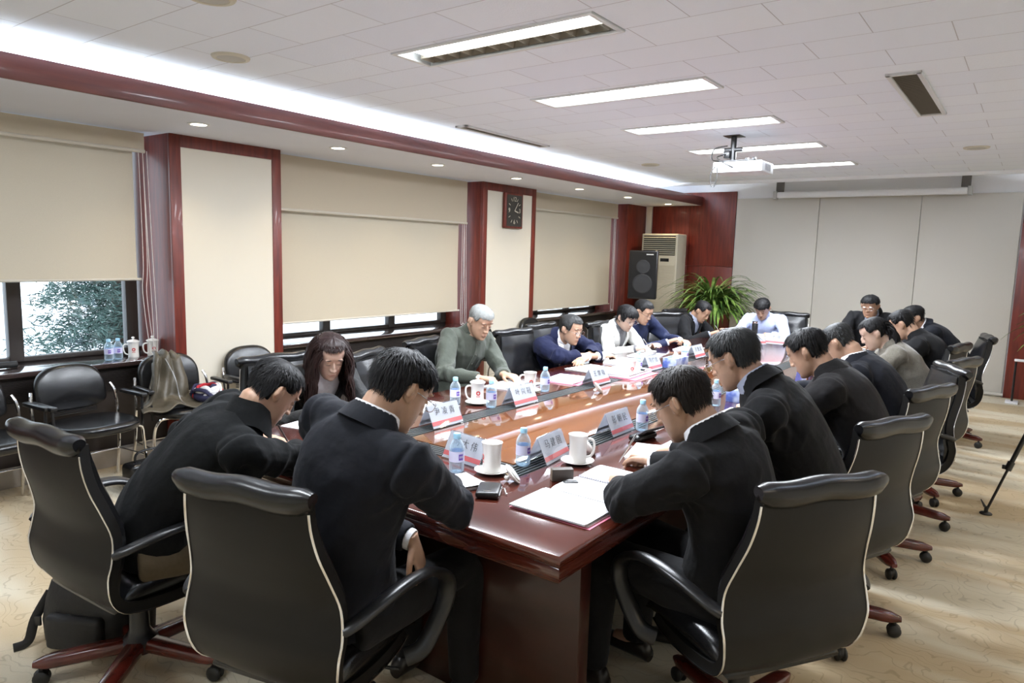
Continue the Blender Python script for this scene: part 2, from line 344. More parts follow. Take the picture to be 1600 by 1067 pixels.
# ---- downlights
m_warm = mat('downlight_lamp', (1, 1, 1), .5, emit=(1.0, .86, .62), estr=14)
m_chr = mat('chrome', (.82, .82, .83), .12, metal=1)
for k, y in enumerate((2.63, 3.81, 4.99, 6.24, 7.55, 8.83, 10.15)):
    nth = ['above the near pillar', 'above the near end of the middle blind', 'above the far end of the middle blind', 'just before the clock pillar', 'above the near end of the far blind', 'above the far end of the far blind', 'above the air conditioner'][k]
    t = empty('downlight', (-4.62, y, 2.43)); tag(t, 'small round warm downlight in the lowered ceiling %s' % nth, 'downlight', 'downlights over the windows')
    MB().rings([[(r*math.cos(a*PI/12), r*math.sin(a*PI/12), z) for a in range(24)] for r, z in ((.052, .004), (.052, -.006), (.072, -.004), (.072, .002))], cap=False).build('trim_ring', m_frame, t)
    MB().lathe([(.002, -.003), (.05, -.003), (.05, .0), (.002, 0)], n=24).build('lamp', m_warm, t)
    d = bpy.data.lights.new('downlight_beam', 'SPOT'); d.energy = 26; d.color = (1, .78, .48); d.spot_size = 2.2; d.spot_blend = .8; d.shadow_soft_size = .05
    o = bpy.data.objects.new('downlight_beam', d); o.location = (-4.62, y, 2.42); C.objects.link(o)
# right-hand soffit downlights (same lamps, behind the camera's right)
for y in (1.4, 3.8, 6.2, 8.8):
    d = bpy.data.lights.new('downlight_beam', 'SPOT'); d.energy = 34; d.color = (1, .82, .55); d.spot_size = 2.2; d.spot_blend = .8; d.shadow_soft_size = .05
    o = bpy.data.objects.new('downlight_beam', d); o.location = (.8, y, 2.42); C.objects.link(o)
    t = empty('downlight', (.8, y, 2.43)); tag(t, 'small round warm downlight in the right lowered ceiling', 'downlight', 'downlights on the right side')
    MB().lathe([(.002, -.003), (.06, -.003), (.06, .0), (.002, 0)], n=24).build('lamp', m_warm, t)
# ---- vents, ceiling speakers
m_vent = mat('vent_grille', (.30, .27, .22), .6)
def vent(x, y, w, l, lab):
    t = empty('ceiling_vent', (x, y, 2.63)); tag(t, lab, 'air vent')
    f = MB()
    for sx in (-1, 1): f.box((sx*(w/2-.012), 0, -.006), (.024, l, .016), bev=.002)
    for sy in (-1, 1): f.box((0, sy*(l/2-.012), -.006), (w, .024, .016), bev=.002)
    f.build('frame', m_frame, t)
    MB().box((0, 0, .0), (w-.04, l-.04, .004)).build('backing', mat('vent_dark', (.03, .027, .022), .8), t)
    g = MB()
    for k in range(int((l-.05)/.022)): g.box((0, -l/2+.035+.022*k, -.005), (w-.05, .012, .002), rot=Matrix.Rotation(.5, 3, 'X'))
    g.build('slat', m_vent, t)
vent(-.67, 4.94, .17, 1.27, 'long white framed ceiling vent with brown slats at right')
vent(-3.82, 4.99, .12, 1.2, 'narrow ceiling vent beside the glowing cove at left')
def disc(x, y, lab, r=.10):
    t = empty('ceiling_speaker', (x, y, 2.63)); tag(t, lab, 'ceiling speaker')
    MB().lathe([(.001, -.006), (r*.72, -.008), (r*.75, -.012), (r*.95, -.010), (r, -.002), (r, .003)], n=32).build('ring', mat('yellowed_plastic', (.62, .60, .50), .5), t)
    MB().lathe([(.001, -.013), (r*.5, -.013), (r*.7, -.009)], n=32).build('grille', mat('grille_grey', (.5, .5, .46), .6, bump=.8, bscale=400), t)
disc(-3.58, 2.23, 'round ceiling speaker near the cove at upper left'); disc(-.52, 7.3, 'yellowed round ceiling speaker at right'); disc(-3.52, 7.22, 'small round ceiling speaker left of the projector'); disc(-2.8, 1.66, 'round ceiling speaker cut by the top edge of the photo')
# ---- sky / outside
m_tree = mat('conifer_needles', (.07, .12, .105), .8, noise_amt=.5, nscale=8)
m_trunk = mat('bark', (.10, .07, .05), .9)
rnd = random.Random(5)
t = empty('conifer_tree', (-11.2, 5.0, -3.0)); tag(t, 'dark green conifer tree outside the near window', 'tree')
MB().tube([(0, 0, 0), (.05, 0, 4), (0, .05, 8.2)], [.13, .09, .02], 10).build('trunk', m_trunk, t)
fo = MB()
for i in range(620):
    z = 1.2+6.6*rnd.random(); a = rnd.random()*2*PI; Lb = (8.8-z)*.25*(.6+.5*rnd.random())
    d = Vector((math.cos(a), math.sin(a), -.12)); b0 = Vector((0, 0, z))
    for k in range(11):
        s = Lb*(.18+.82*k/10); c = b0+d*s+Vector((0, 0, -.05*s*s))
        for q in range(9):
            n1 = Vector((rnd.gauss(0, 1), rnd.gauss(0, 1), rnd.gauss(0, .5))).normalized()*(.10+.08*rnd.random()); n2 = n1.cross(Vector((rnd.gauss(0, 1), rnd.gauss(0, 1), rnd.gauss(0, 1)))).normalized()*.011
            e = c+Vector((rnd.gauss(0, .07), rnd.gauss(0, .07), rnd.gauss(0, .07)))
            fo.add([e-n2, e+n2, e+n1], [[0, 1, 2]])
tf = fo.build('foliage', m_tree, t, fixn=False)
tag(MB().box((-30, 5, -3.1), (48, 60, .2)).build('overexposed_ground', mat('pale_ground', (.8, .82, .85), .9)), kind='structure')  # pale colour stands in for the overexposed white outside, no snow
# ================================================================= TABLE
m_ttop = wood('table_rim', (.055, .010, .006), (.095, .020, .011), .10, .9, (1, .25, 1), 3.5)
m_tcen = wood('table_veneer', (.10, .034, .012), (.19, .068, .022), .06, 1.0, (1, .35, 1), 2.2)
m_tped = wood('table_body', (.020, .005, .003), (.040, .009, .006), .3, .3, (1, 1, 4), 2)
m_slot = mat('cable_strip', (.045, .05, .05), .3)
TZ = .76; TX0, TX1, TY0, TY1 = -2.92, -1.02, 1.64, 8.06
tb = empty('conference_table', (-1.97, 4.85, 0)); tag(tb, 'long polished red-brown wooden conference table everyone sits around', 'table')
hx, hy = (TX1-TX0)/2, (TY1-TY0)/2
SI, SO = .525, .645      # cable strip: offsets from the table edge
e = MB()
def frame_prof(prof, mb):
    # moulded rim: profile (inset, z) swept round the rectangle
    rg = []
    for sx, sy in ((-1, -1), (1, -1), (1, 1), (-1, 1)):
        rg.append([(sx*(hx-i), sy*(hy-i), z) for i, z in prof])
    n = len(prof)
    vs = [p for r in rg for p in r]; fs = []
    for k in range(4):
        for j in range(n):
            fs.append([k*n+j, k*n+(j+1) % n, ((k+1) % 4)*n+(j+1) % n, ((k+1) % 4)*n+j])
    mb.add(vs, fs)
frame_prof([(.012, TZ), (.004, TZ-.004), (0, TZ-.014), (.002, TZ-.026), (.010, TZ-.034), (.012, TZ-.038), (.006, TZ-.044), (.004, TZ-.05), (.006, TZ-.078), (.016, TZ-.088), (.06, TZ-.09), (SI, TZ-.09), (SI, TZ)], e)
e.build('tabletop', m_ttop, tb, ang=50)
MB().box((0, 0, TZ-.045), (2*(hx-SO), 2*(hy-SO), .09), bev=.002).build('center_veneer', m_tcen, tb)
for sx, sy in ((-1, 0), (1, 0), (0, -1), (0, 1)):
    g = MB(); wd = SO-SI
    L_ = 2*(hy-SI) if sx else 2*(hx-SO)
    cx, cy = sx*(hx-SI-wd/2), sy*(hy-SI-wd/2)
    sz = (lambda a, b, c: (a, b, c) if sx else (b, a, c))
    g.box((cx, cy, TZ-.012), sz(wd-.002, L_, .014))
    for k in range(5):
        o = -wd/2+.02+k*.02
        g.box((cx+(o if sx else 0), cy+(0 if sx else o), TZ-.003), sz(.012, L_-.01, .006), bev=.001, seg=1)
    g.build('cable_grille', m_slot, tb)
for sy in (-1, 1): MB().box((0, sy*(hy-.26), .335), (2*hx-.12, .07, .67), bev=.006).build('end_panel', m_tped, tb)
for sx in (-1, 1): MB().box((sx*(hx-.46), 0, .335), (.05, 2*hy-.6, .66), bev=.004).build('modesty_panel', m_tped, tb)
# ================================================================= CHAIRS
m_lea = mat('black_leather', (.008, .008, .009), .26, bump=.25, bscale=220, bdist=.001, spec=.5)
m_leab = mat('black_leather_back', (.0065, .0058, .005), .5, bump=.15, bscale=300, bdist=.001, spec=.3)
m_plas = mat('black_plastic', (.014, .014, .015), .3, spec=.5)
m_rub = mat('black_rubber', (.012, .012, .012), .5)
m_leg = wood('chair_base_wood', (.07, .010, .007), (.12, .018, .011), .25, .5, (8, 8, 8), 1.5)
PROF = [(-.285, .975, .208), (-.283, .90, .214), (-.268, .82, .226), (-.242, .74, .244), (-.222, .66, .264), (-.232, .58, .275), (-.245, .52, .272), (-.228, .43, .258), (-.165, .37, .246), (-.02, .345, .236), (.12, .345, .228), (.20, .362, .22)]
def make_exec(label, group):
    t = empty('office_chair', (0, 0, 0)); tag(t, label, 'chair', group)
    pr = smooth_path([(p[0], p[1], p[2]) for p in PROF], 4)   # (y,z,hw)
    rg = []; edgeL = []
    for i, q in enumerate(pr):
        a = pr[max(i-1, 0)]; b = pr[min(i+1, len(pr)-1)]; ty, tz = b[0]-a[0], b[1]-a[1]; l = math.hypot(ty, tz) or 1
        ny, nz = tz/l, -ty/l     # outward (back/down)
        if i == 0: pass
        bul = .035*math.sin(PI*min(1, i/(len(pr)-1)*1.1+.12)); th = .034
        ring = []
        K = 10
        for k in range(K+1):
            x = -q[2]+2*q[2]*k/K; w = 1-(x/q[2])**2
            o = bul*w
            ring.append((x, q[0]+ny*o, q[1]+nz*o))
        for k in range(K, -1, -1):
            x = (-q[2]+2*q[2]*k/K)*.985; o = -th+.012*(1-(x/q[2])**2)
            ring.append((x, q[0]+ny*o, q[1]+nz*o))
        rg.append(ring); edgeL.append((q[0]+ny*.002, q[1]+nz*.002, q[2]))
    MB().rings(rg).build('back_shell', m_leab, t, ang=50)
    for s in (-1, 1):
        MB().tube([(s*(w_+.003), y, z) for y, z, w_ in edgeL[2:]], .0035, 8, flat=(1.15, .8)).build('chrome_trim', m_chr, t)
    # rolled headrest
    hr = []
    for k in range(15):
        u = -1+2*k/14; x = .232*u; e_ = math.sqrt(max(.30, 1-abs(u)**14)); sag = -.010*(1-u*u)*0+.004*math.cos(6*u)
        ring = []
        for j in range(16):
            a = 2*PI*j/16; ry, rz = .038*e_, .029*e_
            yy = math.cos(a)*ry; zz = math.sin(a)*rz
            if zz < 0 and yy < 0: zz *= 1.7
            if zz < 0 and yy > 0: zz *= 1.1
            ring.append((x, -.293+yy, .984+zz+sag))
        hr.append(ring)
    h = MB().rings(hr).build('headrest', m_lea, t, ang=60)
    # inner back cushion
    cs = []
    pts = pr[1:29]
    for i, q in enumerate(pts):
        a = pr[max(i, 0)]; b = pr[min(i+2, len(pr)-1)]; ty, tz = b[0]-a[0], b[1]-a[1]; l = math.hypot(ty, tz); ny, nz = tz/l, -ty/l
        hw = q[2]-.018; ring = []; th = .05*min(1, .4+.6*math.sin(PI*min(.5, i/10)), .4+(len(pts)-1-i)*.2)
        for k in range(9):
            x = -hw+2*hw*k/8; ring.append((x, q[0]-ny*.026, q[1]-nz*.026))
        for k in range(8, -1, -1):
            x = -hw+2*hw*k/8; o = .03+th*(1-.55*abs(x/hw)**5); ring.append((x, q[0]-ny*o, q[1]-nz*o))
        cs.append(ring)
    MB().rings(cs).build('back_cushion', m_lea, t, ang=60)
    # seat cushion
    sc = []
    for i in range(12):
        v = i/11; y = -.20+.46*v; z0 = .362+.02*v; top = .09+.012*math.sin(PI*v); end = math.sqrt(max(.05, 1-abs(2*v-1)**8))
        hw = .232*(.93+.07*end); ring = []
        for k in range(20):
            a = 2*PI*k/20; ca, sa = math.cos(a), math.sin(a)
            x = hw*math.copysign(abs(ca)**.45, ca); zz = (math.copysign(abs(sa)**.55, sa)*.5+.5)*top*end-.0
            ring.append((x, y, z0+zz-(.02*v*v*v)))
        sc.append(ring)
    MB().rings(sc).build('seat_cushion', m_lea, t, ang=60)
    # arm loops
    for s in (-1, 1):
        pa = smooth_path([(s*.268, -.215, .60), (s*.288, -.19, .612), (s*.318, -.09, .640), (s*.338, .03, .652), (s*.350, .13, .638), (s*.356, .215, .585), (s*.350, .23, .51), (s*.33, .185, .42), (s*.31, .14, .365), (s*.27, .11, .345)], 5)
        MB().tube(pa, .026, 12, flat=(.62, 1.15), up=(0, 0, 1)).build('armrest', m_plas, t, ang=70)
    b = MB(); b.box((0, 0, .325), (.22, .24, .035), bev=.01); b.box((.0, .14, .32), (.06, .10, .02), bev=.006); b.tube([(.1, .05, .325), (.24, .08, .315), (.27, .08, .32)], .006, 8); b.build('tilt_mechanism', m_plas, t)
    MB().lathe([(.02, .33), (.026, .33), (.026, .27), (.034, .265), (.036, .16), (.045, .14), (.065, .12), (.06, .075), (.02, .07)], n=20).build('gas_column', m_plas, t)
    for k in range(5):
        a = 2*PI*k/5+.35; R_ = Matrix.Rotation(a, 3, 'Z'); rg = []
        for i in range(9):
            v = i/8; x = .04+.31*v; zt = .128-.022*v; w = .035-.004*v; hgt = .052-.008*v; e2 = 1 if i < 7 else (.9 if i == 7 else .45)
            ring = []
            for j in range(12):
                b_ = 2*PI*j/12; cb_, sb_ = math.cos(b_), math.sin(b_)
                ring.append(R_ @ Vector((x, w*e2*math.copysign(abs(cb_)**.5, cb_), zt-hgt/2+hgt/2*e2*math.copysign(abs(sb_)**.5, sb_))))
            rg.append(ring)
        lg = MB().rings(rg).build('base_leg', m_leg, t, ang=50)
        c = MB(); p0 = R_ @ Vector((.325, 0, 0)); ax = R_ @ Vector((0, 1, 0))
        for q in (-1, 1):
            R2 = Matrix.Rotation(a, 3, 'Z'); c.ell((p0.x+ax.x*.013*q, p0.y+ax.y*.013*q, .029), (.029, .014, .029), R2, 14, 8)
        c.ell((p0.x, p0.y, .036), (.024, .027, .024), R2, 12, 8); c.tube([p0+Vector((0, 0, .04)), p0+Vector((0, 0, .075))], .008, 8)
        c.build('caster', m_rub, lg)
    return t
def make_visitor(label, group):
    t = empty('visitor_chair', (0, 0, 0)); tag(t, label, 'chair', group)
    rg = []
    for z, s in ((.415, .90), (.425, .97), (.45, 1.0), (.465, .985), (.475, .93), (.478, .8)):
        ring = []
        for j in range(40):
            a = 2*PI*j/40; ca, sa = math.cos(a), math.sin(a); x = .245*math.copysign(abs(ca)**.7, ca); y = .235*math.copysign(abs(sa)**(.8 if sa > 0 else .55), sa)
            ring.append((x*s, .02+y*s, z))
        rg.append(ring)
    MB().rings(rg).build('seat', m_lea, t, ang=60)
    rg = []
    for d, s in ((-.022, .9), (-.018, .98), (0, 1), (.018, .97), (.026, .88)):
        ring = []
        for j in range(40):
            a = 2*PI*j/40; ca, sa = math.cos(a), math.sin(a); x = .225*math.copysign(abs(ca)**.75, ca); z = (.17 if sa > 0 else .13)*math.copysign(abs(sa)**(.85 if sa > 0 else .35), sa)
            ring.append((x*s, -.235-.20*(z*s+.13)+d+.12*x*x*4*.25, .645+z*s))
        rg.append(ring)
    MB().rings(rg).build('backrest', m_lea, t, ang=60)
    rib = MB()
    for k in range(4): rib.box((0, -.225, .49+.012*k), (.30, .012, .006), bev=.002, seg=1)
    rib.build('back_ribs', m_plas, t)
    for s in (-1, 1):
        MB().tube(smooth_path([(s*.15, .16, .42), (s*.24, .13, .41), (s*.275, .10, .30), (s*.285, .12, .01)], 5), .010, 8).build('front_leg', m_chr, t)
        MB().tube(smooth_path([(s*.285, -.25, .01), (s*.275, -.20, .25), (s*.27, -.19, .45), (s*.265, -.21, .60), (s*.25, -.24, .66)], 5), .010, 8).build('rear_leg', m_chr, t)
        MB().box((s*.285, -.02, .61), (.045, .27, .028), bev=.011).build('armrest', m_plas, t)
        MB().tube([(s*.275, .09, .41), (s*.284, .08, .60)], .009, 8).build('arm_post', m_plas, t)
    MB().tube([(-.275, .10, .2), (-.27, -.19, .2)], .006, 8).tube([(.275, .10, .2), (.27, -.19, .2)], .006, 8).tube([(-.27, -.19, .2), (.27, -.19, .2)], .006, 8).build('stretcher', m_chr, t)
    return t
def az(dx, dy): return math.atan2(-dx, dy)      # rotation that turns local +Y to (dx,dy)
GR = 'black leather office chairs around the table'
EX = [  # seat centre x, y, facing, label
 (-2.638, 1.205, (-.07, 1), 'black leather office chair at far left foreground, a man in a black coat on it'),
 (-1.728, 1.32, (-.249, .968), 'large black leather office chair in the middle foreground behind the man in a dark suit'),
 (-.684, 2.282, (-.843, .538), 'large black leather office chair in the right foreground behind the man with wire glasses'),
 (-.67, 3.28, (-.91, .41), 'second black leather office chair from the front in the right-hand row'),
 (-.65, 4.24, (-.94, .335), 'third black leather office chair from the front in the right-hand row'),
 (-.63, 4.98, (-.88, -.45), 'fourth black leather office chair from the front in the right-hand row, turned more sideways'),
 (-.61, 5.66, (-.95, .31), 'fifth black leather office chair from the front in the right-hand row'),
 (-.72, 6.62, (-.97, .2), 'sixth black leather office chair from the front in the right-hand row'),
 (-.58, 7.56, (-.97, -.22), 'last black leather office chair of the right-hand row, chrome edge in full view'),
 (-3.21, 2.40, (1, -.05), 'black leather office chair of the woman with long wavy hair'),
 (-3.0, 3.0, (.94, .33), 'empty black leather office chair between the long-haired woman and the grey-haired man'),
 (-3.19, 3.68, (.97, .24), 'black leather office chair of the grey-haired man in the olive shirt'),
 (-3.11, 4.58, (.99, -.1), 'empty black leather office chair beyond the grey-haired man'),
 (-3.25, 5.22, (1, .0), 'black leather office chair behind the man in the navy suit'),
 (-2.99, 5.81, (1, 0), 'black leather office chair behind the woman in the white jacket'),
 (-3.15, 6.65, (1, 0), 'black leather office chair behind the man in the blue sports jacket'),
 (-3.1, 7.2, (.8, -.6), 'empty black leather office chair in front of the air conditioner'),
 (-3.2, 7.95, (.95, -.2), 'black leather office chair under the man in black beside the plant'),
 (-2.33, 8.47, (0.05, -1), 'black leather office chair behind the man in the light blue shirt'),
 (-1.37, 8.52, (.0, -1), 'black leather office chair behind the dark-suited man facing the camera'),
]
ch0 = None
for i, (x, y, f, lab) in enumerate(EX):
    if ch0 is None:
        ch0 = make_exec(lab, GR); ch0.location = (x, y, 0); ch0.rotation_euler = (0, 0, az(*f))
    else: dup(ch0, (x, y, 0), az(*f), lab)
VX = [(-4.80, 1.38, (1, .12), 'black visitor chair at the left edge of the photo below the window'),
 (-4.83, 1.97, (1, .1), 'black visitor chair below the window with its whole round seat showing'),
 (-4.88, 2.62, (1, -.05), 'black visitor chair with an olive jacket and striped scarf on it'),
 (-4.86, 3.30, (1, 0), 'black visitor chair against the near white pillar, half hidden by an office chair'),
 (-4.86, 6.28, (1, 0), 'black visitor chair by the clock pillar, its round top showing behind an empty office chair'),
 (-4.86, 7.30, (1, 0), 'black visitor chair beyond the clock pillar behind the navy-suited man')]
v0 = None
for x, y, f, lab in VX:
    if v0 is None:
        v0 = make_visitor(lab, 'black visitor chairs along the window wall'); v0.location = (x, y, 0); v0.rotation_euler = (0, 0, az(*f))
    else: dup(v0, (x, y, 0), az(*f), lab)
# ================================================================= PEOPLE
def V(*a): return Vector(a)
SKIN = {}
def skin_mat(k, col):
    if k not in SKIN:
        m = mat('skin_'+k, col, .45, noise_amt=.10, nscale=30, bump=.08, bscale=250, spec=.4)
        m.node_tree.nodes['Principled BSDF'].inputs['Subsurface Weight'].default_value = .12
        m.node_tree.nodes['Principled BSDF'].inputs['Subsurface Radius'].default_value = (.012, .005, .003)
        SKIN[k] = m
    return SKIN[k]
def cloth(name, col, rough=.85, sheen=.03, bump=.35, amt=.12, ns=60, stretch=None):
    return mat(name, col, rough, noise_amt=amt, nscale=ns, bump=bump, bscale=14, bdist=.02, sheen=sheen, spec=.25, stretch=stretch)
HEAD = [(-.118, .074, .036, .024), (-.110, .085, .008, .038), (-.095, .090, -.018, .051), (-.07, .090, -.038, .061), (-.045, .089, -.054, .067), (-.02, .087, -.072, .0705),
        (.0, .083, -.086, .072), (.02, .082, -.094, .074), (.045, .090, -.100, .0765), (.065, .087, -.100, .077), (.085, .073, -.092, .070), (.100, .052, -.074, .055), (.111, .026, -.048, .036), (.117, .0, -.022, .016)]
def head_sec(z):
    if z <= HEAD[0][0]: return HEAD[0][1:]
    for a, b in zip(HEAD, HEAD[1:]):
        if z <= b[0]:
            t = (z-a[0])/(b[0]-a[0]); return tuple(a[k]+(b[k]-a[k])*t for k in (1, 2, 3))
    return HEAD[-1][1:]
def head_pt(z, a, off=0):
    f, b, w = head_sec(z); ca, sa = math.cos(a), math.sin(a); k = .86 if sa > 0 else 1
    return Vector(((w+off)*math.copysign(abs(ca)**k, ca), (f+b)/2+((f-b)/2+off)*math.copysign(abs(sa)**k, sa), z))
def add_head(mb, M, sc=1.0, fem=False):
    T = lambda p: M @ (Vector(p)*sc)
    rg = []
    for z, f, b, w in HEAD:
        n = 24; rg.append([T(head_pt(z, 2*PI*j/n)) for j in range(n)])
    mb.rings(rg)
    R3 = M.to_3x3()
    def E(c, r, rot=None, nu=12, nv=8):
        mb.ell(T(c), tuple(x*sc for x in r), R3 @ rot if rot else R3, nu, nv)
    E((0, .096, -.003), (.0075, .014, .025), Matrix.Rotation(.35, 3, 'X')); E((0, .106, -.025), (.010, .012, .0095))
    for s in (-1, 1):
        E((s*.012, .098, -.029), (.008, .011, .0085)); E((s*.031, .079, .010), (.0155, .0105, .0085)); E((s*.033, .083, .034), (.022, .009, .0065))
        E((s*.036, .068, -.014), (.017, .013, .016))
        Rr = Matrix.Rotation(-s*.35, 3, 'Z')
        E((s*.082, -.012, .000), (.0075, .020, .033), Rr); E((s*.093, -.024, .006), (.0065, .012, .028), Matrix.Rotation(-s*.85, 3, 'Z')); E((s*.078, -.004, -.024), (.006, .009, .011), Rr)
    E((0, .090, -.057), (.022, .0095, .0045)); E((0, .089, -.067), (.019, .0095, .0055)); E((0, .083, -.100), (.022, .015, .014))
def add_hand(mb, Wp, d, n, side, pose='rest', sc=1.0):
    """Wp wrist, d toward fingers, n = back-of-hand normal, side=+1 right hand (thumb to the left of d seen from above)"""
    d = d.normalized(); n = (n-d*n.dot(d)).normalized(); r = d.cross(n).normalized()*side   # r toward little finger for right hand
    L_ = .085*sc
    rg = []
    for i, (u, w, t) in enumerate(((-.02, .026, .020), (0, .027, .019), (.03, .037, .017), (.06, .042, .0155), (.085, .041, .013), (.093, .036, .010))):
        c = Wp+d*u*sc; rg.append([c+r*w*sc*math.copysign(abs(math.cos(a))**.8, math.cos(a))+n*t*sc*math.sin(a) for a in [2*PI*k/14 for k in range(14)]])
    mb.rings(rg)
    curls = {'rest': (.35, .45, .3), 'flat': (.12, .15, .1), 'write': (.75, .95, .5), 'fist': (1.2, 1.4, .8)}[pose]
    lens = [(.040, .024, .019), (.045, .027, .021), (.042, .026, .020), (.033, .020, .017)]
    for k in range(4):
        o = -.030+.0205*k; base = Wp+d*(.082-.004*abs(k-1))*sc+r*o*sc+n*(-.001)
        spread = (o)*1.3; dd = (d+r*spread).normalized(); ang = 0; P_ = [base-dd*.012*sc, base]; R_ = [.0095*sc, .0092*sc]
        ex = 1.0 if pose != 'write' else (1.0, 1.0, 1.25, 1.35)[k]
        for j, ln in enumerate(lens[k]):
            ang += curls[j]*ex; v = dd*math.cos(ang)-n*math.sin(ang); P_.append(P_[-1]+v*ln*sc); R_.append((.0086, .0078, .0068)[j]*sc)
        mb.tube(P_, R_, 8)
    tb_ = Wp+d*.022*sc-r*.026*sc-n*.004; v1 = (d*.75-r*.75-n*.25).normalized(); v2 = (d*1.0-r*.25-n*(.35 if pose != 'write' else .75)).normalized()
    a1 = tb_+v1*.038*sc; a2 = a1+v2*.032*sc; a3 = a2+(v2+r*(.1 if pose != 'write' else .5)).normalized()*.024*sc
    mb.tube([tb_-v1*.01, tb_, a1, a2, a3], [.013*sc, .0135*sc, .0105*sc, .0095*sc, .0075*sc], 8)
    return (a3, base)
def remesh(mb, voxel, name, mats, parent, smooth=3, fn=None, fac=.5, keep=None):
    me = bpy.data.meshes.new(name); me.from_pydata(mb.v, [], mb.f)
    bm = bmesh.new(); bm.from_mesh(me); bmesh.ops.recalc_face_normals(bm, faces=bm.faces); bm.to_mesh(me); bm.free()
    o = bpy.data.objects.new('tmp', me); C.objects.link(o)
    md = o.modifiers.new('r', 'REMESH'); md.mode = 'VOXEL'; md.voxel_size = voxel; md.adaptivity = 0; md.use_smooth_shade = True
    if smooth:
        s = o.modifiers.new('s', 'SMOOTH'); s.factor = fac; s.iterations = smooth
    dg = bpy.context.evaluated_depsgraph_get(); m2 = bpy.data.meshes.new_from_object(o.evaluated_get(dg)); bpy.data.objects.remove(o); bpy.data.meshes.remove(me)
    m2.name = name
    if fn or keep:
        n = len(m2.vertices); co = np.empty(n*3); m2.vertices.foreach_get('co', co); co = co.reshape(-1, 3)
        no = np.empty(n*3); m2.vertices.foreach_get('normal', no); no = no.reshape(-1, 3)
        if fn:
            co = fn(co, no); m2.vertices.foreach_set('co', co.ravel()); m2.update()
        if keep is not None:
            kk = keep(co); bm = bmesh.new(); bm.from_mesh(m2); bm.verts.ensure_lookup_table()
            bmesh.ops.delete(bm, geom=[v for v in bm.verts if not kk[v.index]], context='VERTS'); bm.to_mesh(m2); bm.free()
    m2.materials.clear()
    for m_ in (mats if isinstance(mats, (list, tuple)) else [mats]): m2.materials.append(m_)
    m2.shade_smooth()
    r = bpy.data.objects.new(name, m2); C.objects.link(r)
    if parent is not None: r.parent = parent
    return r
def wrinkle(amp=.006, sc=7.0, seed=0, joints=(), seams=()):
    """cloth folds: ridged noise, deeper near the joints (elbows, armpits); seams = (point, axis, reach) sleeve heads"""
    def f(co, no):
        out = co.copy()
        J = [np.array(j[:3]) for j in joints]; SM = [(np.array(a[:3]), np.array(b[:3]), r) for a, b, r in seams]
        for i in range(len(co)):
            p = co[i]; w = .30
            for q in J:
                d = math.dist(p, q); w = max(w, 1.5*math.exp(-(d/.12)**2))
            wx = noise.noise(Vector((p[0]*3+seed, p[1]*3, p[2]*3)))*.25
            a = noise.noise(Vector((p[0]*sc+seed+wx*4, p[1]*sc+wx*3, p[2]*sc*.8-wx*5)))
            b = noise.noise(Vector((p[0]*sc*2.1, p[1]*sc*2.1+seed, p[2]*sc*1.6+wx*6)))
            v = ((1-abs(a)*3.2)*.75+(1-abs(b)*3)*.35*w-.35)
            dsp = amp*w*v
            for P0, ax, r in SM:
                dd = float(np.dot(p-P0, ax)); rr = math.dist(p, P0)
                if rr < r: dsp += (-.006*math.exp(-(dd/.008)**2)+.005*math.exp(-((dd-.022)/.016)**2))*min(1, (r-rr)/.03)
            out[i] = p+no[i]*dsp
        return out
    return f
def bez(P0, P1, P2, P3, t): return P0*(1-t)**3+P1*3*t*(1-t)**2+P2*3*t*t*(1-t)+P3*t**3
TORSO = [(0, .165, .115), (.08, .175, .125), (.2, .165, .120), (.35, .150, .110), (.5, .155, .112), (.65, .168, .118), (.76, .180, .115), (.85, .175, .100), (.92, .125, .080), (.97, .075, .062), (1.0, .058, .056)]
def tors(s, add=0.0, tab=TORSO):
    for a, b in zip(tab, tab[1:]):
        if s <= b[0]:
            t = (s-a[0])/(b[0]-a[0]); return a[1]+(b[1]-a[1])*t+add, a[2]+(b[2]-a[2])*t+add
    return tab[-1][1]+add, tab[-1][2]+add
hair_mats = {}
def hair_mat(k, col, rough=.55):
    if k not in hair_mats: hair_mats[k] = mat('hair_'+k, col, rough, noise_amt=.35, nscale=40, spec=.22)
    return hair_mats[k]
m_glassframe = mat('glasses_metal', (.75, .75, .76), .2, metal=1); m_lens = bpy.data.materials.new('glasses_lens'); nt, N, L, P = nodes(m_lens)
tr = N.new('ShaderNodeBsdfTransparent'); gl = N.new('ShaderNodeBsdfGlossy'); gl.inputs['Roughness'].default_value = .02; mx = N.new('ShaderNodeMixShader'); mx.inputs[0].default_value = .12
L.new(tr.outputs[0], mx.inputs[1]); L.new(gl.outputs[0], mx.inputs[2]); L.new(mx.outputs[0], N['Material Output'].inputs[0])
m_lash = mat('lash_dark', (.02, .015, .012), .6); m_lip = mat('lips', (.40, .19, .15), .5)
def head_surface(z, a, t=0):      # for hair: smooth crown
    if z < .06: return head_pt(z, a, t)
    u = min(1, (z-.06)/.058); k = math.sqrt(max(0, 1-u**2.1)); f, b, w = head_sec(.06)
    return Vector(((w+t)*k*math.cos(a), (f+b)/2*(1-.15*u)+((f-b)/2+t)*k*math.sin(a), .06+(.058+t)*u))
